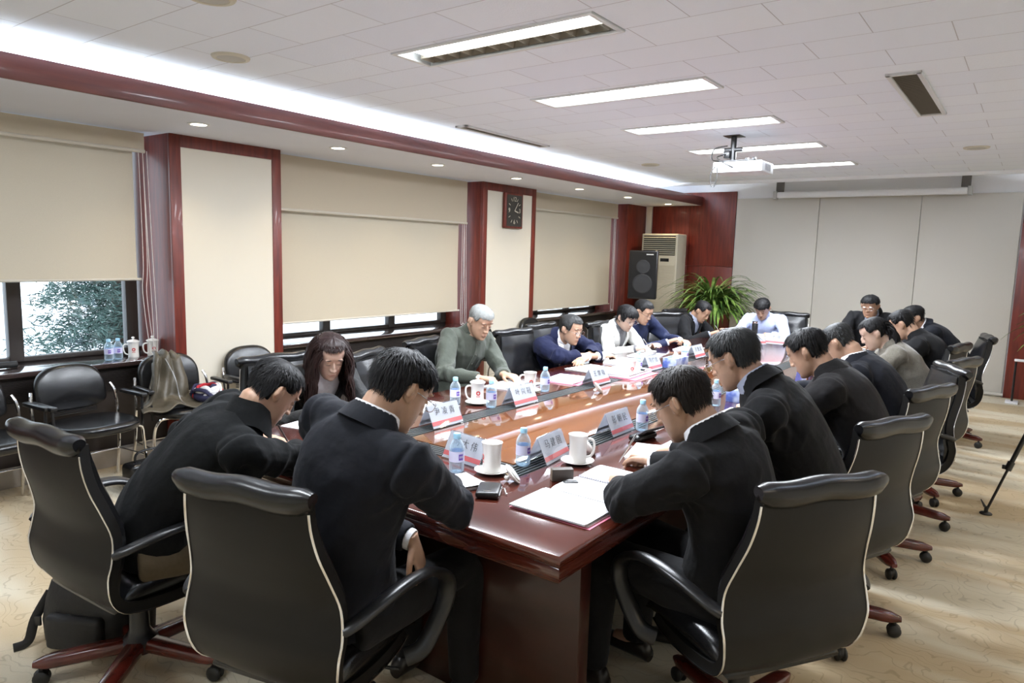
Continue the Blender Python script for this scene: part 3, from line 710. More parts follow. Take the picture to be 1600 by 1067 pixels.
def make_hair(Mh, sc, par, spec, seed):
    hair_long = bool(spec.get('long')) and spec['long'] != 'pony'
    rnd = random.Random(seed); kind = spec.get('kind', 'short'); m = spec['mat']; vol = spec.get('vol', .012); nst = spec.get('n', 500)
    zf = spec.get('front', .086); zs = spec.get('side', .031); zb = spec.get('back', -.055)
    def hairline(a):
        return hairline0(a)+.007*noise.noise(Vector((math.cos(a)*6, math.sin(a)*6, seed)))
    def hairline0(a):    # a: angle, pi/2 = face front, 0/pi = sides, -pi/2 back
        f = math.sin(a)
        if f > .62: return zf-.004*math.cos(a*2)*0
        if f > .40: t = (f-.40)/.22; t = t*t*(3-2*t); return (zs-.008)*(1-t)+zf*t
        if f > -.05: return zs-(.008 if f > .12 else 0)
        t = min(1, (-.05-f)/.5); return zs*(1-t)+zb*t
    mb = MB(); NA, NZ = 48, 14; rg = []
    for i in range(NZ):
        v = i/(NZ-1); ring = []
        for j in range(NA):
            a = 2*PI*j/NA; z0 = hairline(a); zz = z0+(.118-z0)*(1-(1-v)**1.6) if v < 1 else .118
            th = (-.004 if i == 0 else vol*min(1, .12+v*2.0)**.8)*(1+.25*noise.noise(Vector((math.cos(a)*3, math.sin(a)*3, zz*30+seed))))
            if spec.get('bald') and v > .55: th *= .5
            ring.append(Mh @ (head_surface(min(zz, .1175), a, th)*sc))
        rg.append(ring)
    mb.rings(rg, cap=True)
    # locks
    wh = Vector((.012*(1 if seed % 2 else -1), -.045, .115))
    seg = 4; ln = spec.get('len', .045); wd = spec.get('w', .0035)
    def lock(pts, w0, flat=.45):
        ring = []
        for i, p in enumerate(pts):
            u = i/(len(pts)-1); w = w0*(1-u**1.7)+.0003
            t = (pts[min(i+1, len(pts)-1)]-pts[max(i-1, 0)]).normalized(); c = p.normalized() if p.length > 0 else V(0, 0, 1); s = t.cross(c).normalized()
            ring.append([Mh @ (q*sc) for q in (p+s*w, p+c*w*flat, p-s*w, p-c*w*flat)])
        mb.rings(ring, cap=False)
    for k in range(nst):
        a = rnd.random()*2*PI; z0 = hairline(a); v = rnd.random()**.8; z = z0+.006+(.117-z0-.006)*v
        near = min(1, .25+(z-z0)/.05); p = head_surface(z, a, vol*.75*near); pts = [p]
        if hair_long and math.sin(a) > .45 and z < .1: continue
        away = (p-wh); 
        for j in range(seg):
            nrm = V(p.x/.0775, (p.y+.006)/.1, max(p.z, 0)/.11).normalized() if True else p.normalized()
            d = (p-wh); d = d-nrm*d.dot(nrm)
            d = d.normalized() if d.length > 1e-4 else V(0, -1, 0)
            d = (d*1.0+V(0, .05, -.25 if p.z < .07 else -.05)+V(rnd.gauss(0, .24), rnd.gauss(0, .24), rnd.gauss(0, .16))+nrm*(.10 if j < 2 else -.06)); d.normalize()
            p = p+d*ln*(.4+.6*near)/seg*(.7+.6*rnd.random()); 
            # keep it outside the skull
            if p.z > -.1:
                q = head_surface(min(p.z, .117), math.atan2(p.y+.006, p.x*1.25), vol*.55); 
                if p.xy.length < q.xy.length and p.z < .1: p = Vector((q.x, q.y, p.z))
            if p.z < hairline(math.atan2(p.y, p.x))-.004: break
            if not hair_long and abs(p.x) > .060 and p.z < .032 and -.036 < p.y < .03 and spec.get('side', .031) > 0: break
            pts.append(p)
        if len(pts) < 3: continue
        if pts[-1].y > .06 and pts[-1].z < zf-.02 and abs(pts[-1].x) < .06: continue
        lock(pts, wd*(.7+.6*rnd.random()))
    return mb
def long_locks(mb, Mw, rnd, roots, length, wave, w0, down=V(0, 0, -1), n=10):
    """Mw: function root->world, hair hanging under gravity (world space)"""
    for (p, d0) in roots:
        pts = [p]; d = d0.normalized(); ph = rnd.random()*6; am = wave*(.6+.8*rnd.random()); side = d0.cross(down); side = side.normalized() if side.length > 1e-3 else V(1, 0, 0)
        L0 = length*(.75+.4*rnd.random())
        for i in range(n):
            d = (d*.62+down*.42).normalized(); u = i/n
            p = p+d*L0/n+side*math.sin(ph+u*11)*am+d0*math.cos(ph+u*11)*am*.6; pts.append(p)
        mb.tube(pts, [w0*(.55+.45*math.sin(PI*min(1, .25+i/n*.8))) if i < n else w0*.12 for i in range(n+1)], 6, flat=(1, .6))
def ik(Sp, Wp, pole, L1, L2):
    d = Wp-Sp; D = min(d.length, (L1+L2)*.995); dn = d.normalized(); a = (L1*L1-L2*L2+D*D)/(2*D); h = math.sqrt(max(0, L1*L1-a*a))
    pl = pole-dn*pole.dot(dn); pl = pl.normalized() if pl.length > 1e-5 else V(0, 0, -1)
    return Sp+dn*a+pl*h
PEN = []
def person(label, hip, neck, head, face, pitch, roll=0, body=None, wL=None, wR=None, pL='rest', pR='write', dL=None, dR=None, nL=None, nR=None, eL=None, eR=None,
           skin='a', top=None, under=None, trousers=None, hair=None, glasses=None, voxel=.007, cvox=.010, sc=1.04, hs=.955, shoulder=.178, vcut=None, collar='suit', fem=False, seed=1, twist=0, pen=None, extras=None, back_bulge=.07, legs=None):
    """hip (x,y); neck/head/wrists world; face = (dx,dy) the head looks; body = (dx,dy) the torso faces"""
    t = empty('person', (hip[0], hip[1], 0)); tag(t, label, 'person', 'people seated at the conference table')
    f_hip_z = .52
    org = V(hip[0], hip[1], 0)
    L_ = lambda p: Vector(p)-org
    if neck is None: _fd = Vector((face[0], face[1])).normalized(); neck = (head[0]-_fd.x*.085, head[1]-_fd.y*.085, head[2]-.068)
    f0 = V(body[0], body[1], 0).normalized(); r0 = V(f0.y, -f0.x, 0)
    H0 = V(0, 0, .50); NK = L_(neck); HD = L_(head)
    hd = HD
    P1 = H0+V(0, 0, .20)-f0*back_bulge; 
    tend = (V(0, 0, 1)*.5+(NK-H0).normalized()*.5+f0*.35).normalized(); P2 = NK-tend*.17-f0*back_bulge*.4
    rs = (r0*math.cos(twist)+f0*math.sin(twist)).normalized()
    def frame(s):
        c = bez(H0, P1, P2, NK, s); tg = (bez(H0, P1, P2, NK, min(1, s+.02))-bez(H0, P1, P2, NK, max(0, s-.02))).normalized()
        r = (r0*(1-s)+rs*s); r = (r-tg*r.dot(tg)).normalized(); return c, tg, r, tg.cross(r)*-1 if False else r.cross(tg)*-1
    def torso(mb, add, tab=TORSO, s0=0, s1=1, n=26, N_=28, wmul=1):
        rg = []
        for i in range(n):
            s = s0+(s1-s0)*i/(n-1); c, tg, r, f = frame(s); a, b = tors(s, add, tab)
            rg.append([c+r*a*wmul*math.copysign(abs(math.cos(q))**.9, math.cos(q))+f*b*math.copysign(abs(math.sin(q))**.9, math.sin(q)) for q in [2*PI*k/N_ for k in range(N_)]])
        mb.rings(rg)
    c9, t9, r9, f9 = frame(.86)
    SL, SR = c9-r9*shoulder*sc, c9+r9*shoulder*sc
    WL, WR = L_(wL), L_(wR)
    L1, L2 = .295*sc, .255*sc
    EL = L_(eL) if eL else ik(SL, WL, (-r9*.8-f0*.1+V(0, 0, -.9)), L1, L2)
    ER = L_(eR) if eR else ik(SR, WR, (r9*.8-f0*.1+V(0, 0, -.9)), L1, L2)
    # head matrix
    fd = V(face[0], face[1], 0).normalized(); fwd = (fd*math.cos(pitch)+V(0, 0, math.sin(pitch))).normalized(); rt = V(fd.y, -fd.x, 0)
    up = rt.cross(fwd); 
    if roll: 
        Q = Matrix.Rotation(roll, 3, fwd); rt = Q @ rt; up = Q @ up
    Mh = Matrix(((rt.x, fwd.x, up.x, hd.x), (rt.y, fwd.y, up.y, hd.y), (rt.z, fwd.z, up.z, hd.z), (0, 0, 0, 1)))
    # ---------- body
    mb = MB(); torso(mb, -.004, wmul=.88); add_head(mb, Mh, hs, fem)
    nb = Mh @ V(0, -.035, -.065); mb.tube([NK-t9*.04+f9*.01, NK.lerp(nb, .45)-f0*.004, nb, Mh @ V(0, -.02, -.03)], [.060*sc, .055*sc, .054*sc, .05*sc] if not fem else [.052, .046, .046, .045], 16)
    for Sp, E, Wr in ((SL, EL, WL), (SR, ER, WR)):
        mb.tube([Sp-(E-Sp)*.08, Sp.lerp(E, .3), Sp.lerp(E, .75), E], [.044, .038, .032, .029], 12); mb.ell(E, (.030, .030, .030)); mb.tube([E, E.lerp(Wr, .25), E.lerp(Wr, .7), Wr], [.029, .031, .027, .025], 12)
    hdL = (L_(dL) if False else (V(*dL) if dL else (WL-EL).normalized())); hdR = (V(*dR) if dR else (WR-ER).normalized())
    add_hand(mb, WL, hdL, V(*nL) if nL else V(0, 0, 1), -1, pL, sc); tip, _ = add_hand(mb, WR, hdR, V(*nR) if nR else V(0, 0, 1), 1, pR, sc)
    # legs
    if legs is None: legs = (.42, .44)
    kn = []
    for s in (-1, 1):
        hj = V(0, 0, .50)+r0*s*.09; k = hj+f0*legs[0]+r0*s*.05+V(0, 0, .03); an = k+f0*.02+V(0, 0, -legs[1]); an.z = .09; kn.append((hj, k, an))
        mb.tube([hj-f0*.05, hj.lerp(k, .5), k, k.lerp(an, .3), k.lerp(an, .75), an], [.075, .068, .052, .050, .038, .032], 12)
        mb.tube([an+V(0, 0, 0), an+f0*.03-V(0, 0, .03), an+f0*.10-V(0, 0, .045)], [.032, .035, .03], 10)
    def sk(co, no): return co
    ob = remesh(mb, voxel, 'body', skin_mat(skin[0], skin[1]), t, 2)
    # ---------- trousers, shoes
    mb = MB(); rg = []
    for s_ in (-1, 0, 1): pass
    mb.ell((f0*.02+V(0, 0, .50)), (.18, .15, .11), Matrix((r0, f0, V(0, 0, 1))).transposed(), 20, 12)
    for hj, k, an in kn:
        mb.tube([hj-f0*.10, hj.lerp(k, .3), hj.lerp(k, .7), k-f0*.01, k+f0*.02-V(0, 0, .05), k.lerp(an, .4), k.lerp(an, .8), an-V(0, 0, .01)], [.095, .092, .080, .072, .070, .066, .060, .058], 14)
    remesh(mb, .014, 'trousers', trousers, t, 4, wrinkle(.006, 9, seed, [kn[0][1], kn[1][1]]))
    for hj, k, an in kn:
        sh = MB(); rg = []
        for u, w, h_ in ((-.07, .026, .05), (-.05, .034, .085), (0, .038, .085), (.06, .04, .065), (.12, .046, .05), (.17, .044, .042), (.205, .028, .03), (.215, .012, .02)):
            c = V(an.x, an.y, 0)+f0*u; rg.append([c+r0*w*math.cos(q)+V(0, 0, h_/2+.004+h_/2*math.sin(q)) for q in [2*PI*kk/14 for kk in range(14)]])
        sh.rings(rg).build('shoe', mat('shoe_leather', (.014, .011, .010), .3), t, ang=60)
    # ---------- shirt (under) and jacket (top)
    def vfun(co, half, s_lo, front=True):
        """True where a point lies in the front V opening"""
        S_ = np.linspace(0, 1, 60); Cs = np.array([frame(s)[0] for s in S_]); Fs = np.array([frame(s)[3] for s in S_]); Rs = np.array([frame(s)[2] for s in S_])
        d = ((co[:, None, :]-Cs[None])**2).sum(2); i = d.argmin(1); rel = co-Cs[i]; x = (rel*Rs[i]).sum(1); y = (rel*Fs[i]).sum(1); s = S_[i]
        return x, y, s
    joints = [EL, ER, SL-V(0, 0, .08), SR-V(0, 0, .08)]
    if under is not None:
        mb = MB(); torso(mb, .006, s0=.40, s1=.965, wmul=.86)
        for Sp, E, Wr in ((SL, EL, WL), (SR, ER, WR)):
            MB().tube([E.lerp(Wr, .84), E.lerp(Wr, .92), E.lerp(Wr, .99)], [.036, .036, .035], 14).build('shirt_cuff', under, t)
        kshirt = lambda co: np.ones(len(co), bool)
        remesh(mb, .010, 'shirt', under, t, 3, wrinkle(.003, 10, seed, [c9+f9*.1]))
        # collar
        cb_ = MB(); 
        cc = bez(H0, P1, P2, NK, 1.0)
        nd = (nb-NK).normalized(); rr_ = (rs-nd*rs.dot(nd)).normalized(); ff_ = rr_.cross(nd)*-1
        for lay in ((.0, .064, .0), (.0, .070, 1)):
            rgi = []
            for k in range(25):
                q = PI/2+.16+(2*PI-.32)*k/24; dirv = rr_*math.cos(q)+ff_*math.sin(q); frontness = max(0, math.sin(q))
                rad = lay[1]*sc*(.92 if fem else 1); dn = -.028*frontness
                p0 = NK+nd*(-.012+dn)+dirv*(rad+.006); p1 = NK+nd*(.026+dn*.6)+dirv*rad
                if lay[2]: p0 = NK+nd*(-.006+dn-.03*frontness**3)+dirv*(rad+.014); 
                rgi.append([p0, p1, p1-dirv*.003, p0-dirv*.003])
            cb_.rings(rgi)
        cb_.build('shirt_collar', under, t, ang=60)
    if top is not None:
        mb = MB(); tabJ = [(0, .185, .150), (.1, .182, .145)]+[(s, a+.022, b+.022) for s, a, b in TORSO[2:7]]+[(.85, .195, .118), (.92, .150, .096), (.965, .095, .078), (.985, .072, .068)]
        if fem: tabJ = [(s, a*.92, b*.95) for s, a, b in tabJ]
        torso(mb, 0, tabJ, s0=.0 if collar != 'shirt' else .02, s1=.985)
        thk = 1.0 if collar != 'shirt' else .90
        if fem: thk *= .9
        for Sp, E, Wr in ((SL, EL, WL), (SR, ER, WR)):
            out = (Sp-c9).normalized()
            cuff = E.lerp(Wr, .93)
            R_ = [x*thk for x in (.078, .078, .074, .067, .061, .058, .051, .047)]
            mb.ell(Sp-out*.045+t9*.004, (R_[0]*1.0,)*3, None, 18, 12); mb.ell(Sp, (R_[0],)*3, None, 18, 12); mb.tube([Sp, Sp.lerp(E, .3)+out*.004, Sp.lerp(E, .65), E], R_[1:5], 16); eo = E+(E-Sp.lerp(Wr, .5)).normalized()*.006; mb.ell(eo, (R_[4]*1.02,)*3)
            mb.tube([E, E.lerp(cuff, .3), E.lerp(cuff, .7), cuff], R_[4:], 16)
        if collar in ('suit', 'coat'):
            pass
        kf = None
        if vcut:
            half, s_lo = vcut
            def kf(co):
                x, y, s = vfun(co, half, s_lo); lim = half*np.clip((s-s_lo)/(1-s_lo), 0, 1)
                return ~((y > 0) & (np.abs(x) < lim) & (s > s_lo))
        jo = remesh(mb, .0065 if voxel < .0062 else cvox, 'jacket' if collar != 'shirt' else 'shirt', top, t, 4, wrinkle(.016 if collar != 'shirt' else .018, 8, seed, joints, [(Sp-(Sp-c9).normalized()*.012, ((Sp-c9).normalized()*.85+(E-Sp).normalized()*.35).normalized(), .13) for Sp, E in ((SL, EL), (SR, ER))]), keep=kf)
        sm = jo.modifiers.new('thick', 'SOLIDIFY'); sm.thickness = .004; sm.offset = -1
        if kf:
            for s in (-1, 1):
                lp = MB(); g = []
                for i in range(12):
                    u = i/11; ss = s_lo+(.97-s_lo)*u; c, tg, r, f = frame(ss); a, b = tors(ss, 0, tabJ)
                    x0 = half*(ss-s_lo)/(1-s_lo)*s; w = .012+.050*math.sin(PI*min(1, u*1.05)*.62+.15) if u < .8 else .045
                    row = []
                    for k in range(5):
                        x = x0+s*w*k/4; yy = b*max(0, 1-min(1, abs(x)/a)**2.2)**.45+.006
                        row.append(c+r*x+f*yy)
                    for k in range(4, -1, -1): 
                        x = x0+s*w*k/4; yy = b*max(0, 1-min(1, abs(x)/a)**2.2)**.45-.004
                        row.append(c+r*x+f*yy)
                    g.append(row)
                lp.rings(g).build('lapel', top, t, ang=50)
        # jacket / shirt collar band round the nape
        nd = (nb-NK).normalized(); rr_ = (rs-nd*rs.dot(nd)).normalized(); ff_ = rr_.cross(nd)*-1
        rgi = []; gap = {'suit': 1.05, 'coat': .55, 'shirt': .14}[collar]; hgt = {'suit': .022, 'coat': .05, 'shirt': .034}[collar]; rad0 = {'suit': .074, 'coat': .074, 'shirt': .062}[collar]*(.9 if fem else 1)
        for k in range(29):
            q = PI/2+gap+(2*PI-2*gap)*k/28; dirv = rr_*math.cos(q)+ff_*math.sin(q); fr_n = max(0, math.sin(q)); dn = -.04*fr_n
            fl = .018 if collar != 'shirt' else .012
            p0 = NK+nd*(-.034+dn*1.3)+dirv*(rad0+fl+.012); pm = NK+nd*(hgt*.3+dn)+dirv*(rad0+fl*.6); p1 = NK+nd*(hgt+dn)+dirv*(rad0); pi_ = NK+nd*(hgt+dn-.002)+dirv*(rad0-.005); p2 = NK+nd*(-.03+dn)+dirv*(rad0-.004)
            rgi.append([p0, pm, p1, pi_, p2])
        cbm = MB().rings(rgi); cbm.build('collar', top, t, ang=70)
        if collar == 'shirt':
            lf = MB()
            for s in (-1, 1):
                def P_(q, h, ro): 
                    dirv = rr_*math.cos(PI/2+s*q)+ff_*math.sin(PI/2+s*q); return NK+nd*(h-.04*max(0, math.cos(q)))+dirv*(rad0+ro)
                A = [P_(.10, .028, .004), P_(1.2, .034, .004), P_(1.35, -.005, .022), P_(.62, -.038, .026), P_(.12, -.005, .016)]
                lf.rings([A, [p-ff_*.004 for p in A]])
            lf.build('collar_leaf', top, t, ang=30)
    # ---------- hair, face details
    hm = hair['mat']
    hb = make_hair(Mh, hs, t, hair, seed)
    rnd = random.Random(seed+77)
    if hair.get('long'):
        roots = []
        for k in range(hair.get('nl', 110)):
            a = PI*(.93+1.14*rnd.random()); z = .0+.10*rnd.random()**.7
            if hair['long'] == 'pony': break
            a_front = rnd.random() < .16
            if a_front: a = (.20*PI if rnd.random() < .5 else .80*PI)+rnd.gauss(0, .10); z = .03+.05*rnd.random()
            p = head_surface(z, a, hair['vol']); nrm = V(p.x, p.y, 0).normalized(); q = Mh @ (p*hs); d = Mh.to_3x3() @ (nrm*.12+V(0, -.12, -.1)); roots.append((q, d))
        if hair['long'] == 'pony':
            for k in range(150):
                p = V(rnd.gauss(0, .028), -.100, .01+rnd.gauss(0, .022)); roots.append((Mh @ (p*hs), Mh.to_3x3() @ V(rnd.gauss(0, .25), -.7, .1)))
        long_locks(hb, None, rnd, roots, hair.get('L', .30), hair.get('wave', .006), hair.get('lw', .011))
    hb.build('hair', hm, t, ang=80, fixn=False)
    fb = MB()
    for s in (-1, 1):
        pts = [Mh @ (V(s*(.031+dx), .0885-abs(dx)*.25, .0065-.1*abs(dx)-(.002 if dx*s < 0 else 0))*hs) for dx in (-.014, -.007, 0, .007, .014)]
        fb.tube(pts, [.0006, .0012, .0014, .0013, .0006], 6)
    fb.build('eyelashes', m_lash, t)
    fb = MB()
    for s in (-1, 1):
        pts = [Mh @ (V(s*(.033+dx), .0935-abs(dx-.002)*.35-(.004 if dx > .01 else 0), .0375+.004*math.cos(dx*90))*hs) for dx in (-.018, -.009, 0, .009, .018)]
        fb.tube(pts, [.0010, .0020, .0022, .0018, .0007], 6, flat=(1, .6))
    fb.build('eyebrows', hair.get('brow', hm), t)
    fb = MB(); fb.tube([Mh @ (V(x, .0985-abs(x)*abs(x)*12, -.0625-abs(x)*.04)*hs) for x in (-.021, -.012, 0, .012, .021)], [.0008, .0022, .0028, .0022, .0008], 8, flat=(1, .8)); fb.build('lips', m_lip, t)
    if glasses:
        gb = MB(); lb = MB()
        for s in (-1, 1):
            cx = s*.033; ring = [(cx+.025*math.copysign(abs(math.cos(q))**.7, math.cos(q)), .108-.10*abs(cx+.02*math.cos(q))**1.0*.25, .004+.018*math.copysign(abs(math.sin(q))**.7, math.sin(q))) for q in [2*PI*k/20 for k in range(20)]]
            gb.tube([Mh @ (Vector(p)*hs) for p in ring], .0013, 6, closed=True)
            lb.add([Mh @ (Vector(p)*hs) for p in ring], [list(range(20))])
            gb.tube([Mh @ (Vector(p)*hs) for p in ((s*.058, .103, .010), (s*.074, .085, .010), (s*.082, .02, .012), (s*.084, -.012, .010), (s*.082, -.03, -.004))], .0014, 6)
        gb.tube([Mh @ (Vector(p)*hs) for p in ((-.009, .110, .008), (0, .113, .011), (.009, .110, .008))], .0013, 6)
        gm = gb.build('glasses', glasses, t); lb.build('lens', m_lens, gm, fixn=False)
    if extras: extras(t, dict(Mh=Mh, frame=frame, WL=WL, WR=WR, EL=EL, ER=ER, NK=NK, org=org, f0=f0, r0=r0))
    if pen:
        pn = empty('pen', tuple(org)); tag(pn, pen[0], 'pen'); c = tip+V(0, 0, .0)
        ax = V(*pen[2]).normalized() if len(pen) > 2 else (V(-f0.x*.5, -f0.y*.5, .8)+r0*.35).normalized()
        q0 = c-ax*.04; q0.z = max(q0.z, .782); 
        MB().tube([q0, q0+ax*.012, q0+ax*.02, q0+ax*.13, q0+ax*.14], [.0008, .003, .0042, .0044, .003], 10).build('barrel', pen[1], pn)
    return t
m_suit_black = cloth('suit_black', (.005, .005, .006)); m_suit_navy = cloth('suit_navy', (.0055, .0065, .011)); m_suit_dnavy = cloth('suit_bright_navy', (.008, .011, .038))
m_coat = cloth('wool_coat_black', (.0035, .004, .0045), .95, .02); m_suit_ch = cloth('suit_charcoal', (.008, .007, .0075)); m_white_j = cloth('jacket_white', (.68, .67, .64), .7); m_olive = cloth('shirt_olive', (.062, .070, .055), .7, .15, .35)
m_bshirt = cloth('shirt_light_blue', (.50, .56, .80), .75); m_wshirt = cloth('shirt_white', (.86, .86, .90), .7); m_gshirt = cloth('shirt_grey_blue', (.32, .35, .45), .7); m_sport = cloth('sports_jacket_blue', (.012, .018, .055), .6)
m_tweed = cloth('tweed_grey', (.17, .155, .125), .95, .3, .4, .4, 120); m_bw = cloth('bouclet_black', (.008, .008, .008), .6, .1, .8, .9, 90); m_print = cloth('print_scarf', (.12, .12, .13), .6, .2, .3, .95, 25)
m_trou = cloth('trousers_dark', (.006, .006, .007)); m_trouk = cloth('trousers_khaki', (.10, .075, .045))
HB = hair_mat('black', (.007, .0065, .007)); HB2 = hair_mat('black_brown', (.013, .009, .007)); HG = hair_mat('grey', (.22, .225, .215), .65); HD = hair_mat('reddish', (.016, .007, .006), .42); HS = hair_mat('salt_pepper', (.028, .028, .028), .5)
SK = ('east', (.46, .28, .19)); SKL = ('light', (.56, .385, .30)); SKD = ('tan', (.38, .22, .14))
m_penb = mat('pen_black', (.02, .02, .022), .3); m_pens = mat('pen_silver', (.6, .6, .6), .25, metal=1)
sh = lambda **k: dict(dict(kind='short', mat=HB, vol=.014, n=420, len=.045, w=.0035), **k)

def shirt_front(t, d):
    fr = d['frame']; g = MB(); b = MB(); pk = MB(); rg = []
    for i in range(14):
        s = .35+.57*i/13; c, tg, r, f = fr(s); a_, b_ = tors(s, .022); y = b_+.006
        rg.append([c+r*x+f*(y+dy) for x, dy in ((-.017, 0), (.017, 0), (.017, -.006), (-.017, -.006))])
        if i % 3 == 1: b.ell(c+f*(y+.0015), (.0055, .0055, .0055))
    g.rings(rg).build('button_placket', m_olive, t); b.build('buttons', mat('button', (.10, .10, .08), .4), t)
    for i in range(3):
        s = .60+.06*i; c, tg, r, f = fr(s); a_, b_ = tors(s, .022); rg = rg if i else []
        if i == 0: pr_ = []
        pr_.append([c+r*x+f*(b_*math.sqrt(max(0, 1-(x/a_)**2))**.9+.004+dy) for x, dy in ((-.13, 0), (-.10, 0), (-.06, 0), (-.06, -.006), (-.13, -.006))])
    pk.rings(pr_).build('chest_pocket', m_olive, t)
# hip, neck, head ... world metres
person('man in a black coat bent low over notes at the near table end', (-2.55, 1.25), None, (-2.26, 1.55, 1.085), (.22, .975), -.75, body=(.25, .97), wL=(-2.68, 1.74, .80), wR=(-2.38, 1.74, .80), pL='flat', eL=(-2.80, 1.50, .84), eR=(-2.16, 1.56, .84), dL=(.75, .4, -.05), dR=(-.6, .8, -.1), nR=(.5, 0, .8),
       top=m_coat, under=None, trousers=m_trouk, collar='coat', hair=sh(n=3600, len=.035, w=.0017, back=-.06), skin=SK, voxel=.005, seed=3, pen=('black pen in the hand of the man in the black coat', m_penb))
person('dark-suited man seen from behind in the middle foreground, elbow on the table', (-1.66, 1.40), None, (-1.50, 1.47, 1.21), (.25, .97), -.6, body=(-.05, 1), wL=(-1.53, 1.56, .70), wR=(-1.62, 1.83, .80), pL='rest', dR=(-.8, .5, 0), eR=(-1.41, 1.61, .83), eL=(-1.78, 1.48, .78), dL=(.25, .15, -.9),
       top=m_suit_navy, under=m_wshirt, trousers=m_trou, hair=sh(n=4000, len=.05, w=.0017, vol=.012), skin=SK, glasses=m_glassframe, voxel=.005, seed=4)
person('dark-suited man with wire glasses writing at the near right corner of the table', (-.76, 2.29), None, (-.90, 2.17, 1.15), (-1, .0), -.55, body=(-.97, .15), wL=(-1.14, 2.22, .80), wR=(-1.18, 2.56, .805), pL='flat', dL=(-.4, .8, 0), eL=(-1.02, 2.0, .83), dR=(-.8, .4, -.1), nR=(0, .4, .8),
       top=m_suit_black, under=m_wshirt, trousers=m_trou, hair=sh(n=4000, len=.045, w=.0017, vol=.012, mat=HB2), skin=SK, glasses=m_glassframe, voxel=.005, seed=5, pen=('silver and black pen in the hand of the man with wire glasses', m_pens, (.35, .25, .8)))
person('man with greying hair and silver glasses bent over the table, second in the right-hand row', (-.62, 2.92), None, (-.93, 2.74, 1.235), (-1, .02), -.5, body=(-.95, -.2), wL=(-1.18, 2.80, .80), wR=(-1.20, 3.05, .80), top=m_suit_black, under=m_gshirt, trousers=m_trou, hair=sh(n=3600, len=.05, w=.0017, vol=.012, mat=HS), skin=SK, glasses=m_glassframe, voxel=.006, seed=6)
person('dark-suited man with thick black hair, third in the right-hand row', (-.58, 3.85), None, (-.90, 3.75, 1.165), (-1, .02), -.6, body=(-1, -.05), wL=(-1.20, 3.75, .80), wR=(-1.22, 3.98, .80), top=m_suit_ch, trousers=m_trou, hair=sh(n=2200, len=.05, w=.0022, vol=.012), skin=SK, voxel=.007, seed=7)
person('dark navy-suited man with cropped greying hair and white collar, behind the thick-haired man', (-.56, 4.55), None, (-.90, 4.47, 1.145), (-1, .1), -.75, body=(-1, 0), wL=(-1.20, 4.5, .80), wR=(-1.22, 4.75, .80), top=m_suit_navy, under=m_wshirt, trousers=m_trou, hair=sh(n=900, len=.025, w=.0028, vol=.010, mat=HS), skin=SK, voxel=.008, seed=8)
person('woman in a grey tweed jacket with a black ponytail, writing in the right-hand row', (-.60, 5.82), None, (-.92, 5.72, 1.11), (-.94, -.33), -.55, body=(-.96, -.25), wL=(-1.2, 5.6, .80), wR=(-1.2, 5.85, .80), top=m_tweed, trousers=m_trou, hair=sh(n=420, len=.05, w=.003, vol=.012, long='pony', L=.26, wave=.008, lw=.007), skin=SKL, voxel=.008, seed=9, fem=True, sc=1.0, hs=.93, shoulder=.165)
person('dark-suited person mostly hidden behind the woman with the ponytail', (-.52, 6.72), None, (-.86, 6.62, 1.12), (-1, 0), -.6, body=(-1, 0), wL=(-1.2, 6.6, .80), wR=(-1.2, 6.85, .80), top=m_suit_black, trousers=m_trou, hair=sh(n=250), skin=SK, voxel=.009, seed=10)
person('dark-suited man with glasses in profile at the far end of the right-hand row', (-.52, 8.0), None, (-.93, 7.85, 1.10), (-.85, -.5), -.35, body=(-.92, -.35), wL=(-1.2, 7.6, .80), wR=(-1.22, 7.85, .80), top=m_suit_navy, under=m_wshirt, trousers=m_trou, hair=sh(n=900, len=.03, w=.0028), skin=SKD, glasses=m_glassframe, voxel=.008, seed=11, vcut=(.06, .45))
person('dark-suited man facing the camera at the far end of the table', (-1.38, 8.42), None, (-1.39, 8.25, 1.165), (-.05, -1), -.25, body=(0, -1), wL=(-1.25, 7.88, .80), wR=(-1.55, 7.88, .80), dR=(.5, -.7, 0), top=m_suit_black, under=m_gshirt, trousers=m_trou, hair=sh(n=900, len=.035, w=.0028, front=.06), skin=SKD, glasses=m_glassframe, voxel=.008, seed=12, vcut=(.06, .45))
person('man in a light blue shirt writing at the far end of the table', (-2.50, 8.50), None, (-2.52, 8.27, 1.06), (.05, -1), -.65, body=(.0, -1), wL=(-2.30, 7.95, .80), wR=(-2.66, 7.95, .80), top=m_bshirt, trousers=m_trou, collar='shirt', hair=sh(n=900, len=.035, w=.0028, front=.06), skin=SK, voxel=.008, seed=13, pen=('pen held by the man in the light blue shirt', m_pens))
person('man in a black suit writing beside the green plant', (-3.28, 7.72), None, (-3.03, 7.72, 1.02), (1, -.1), -.65, body=(.98, -.15), wL=(-2.80, 7.75, .80), wR=(-2.82, 7.48, .80), top=m_suit_black, under=m_gshirt, trousers=m_trou, hair=sh(n=900, len=.03, w=.0028), skin=SK, voxel=.008, seed=14, vcut=(.07, .45), pen=('pen held by the man writing beside the plant', m_pens))
person('man in a blue sports jacket half hidden behind the woman in white', (-3.26, 6.62), None, (-3.12, 6.40, 1.075), (1, -.15), -.45, body=(.98, -.1), wL=(-2.80, 6.62, .80), wR=(-2.84, 6.42, .80), top=m_sport, under=m_wshirt, trousers=m_trou, collar='coat', hair=sh(n=900, len=.035, w=.0028), skin=SK, glasses=mat('glasses_black', (.02, .02, .02), .3), voxel=.008, seed=15)
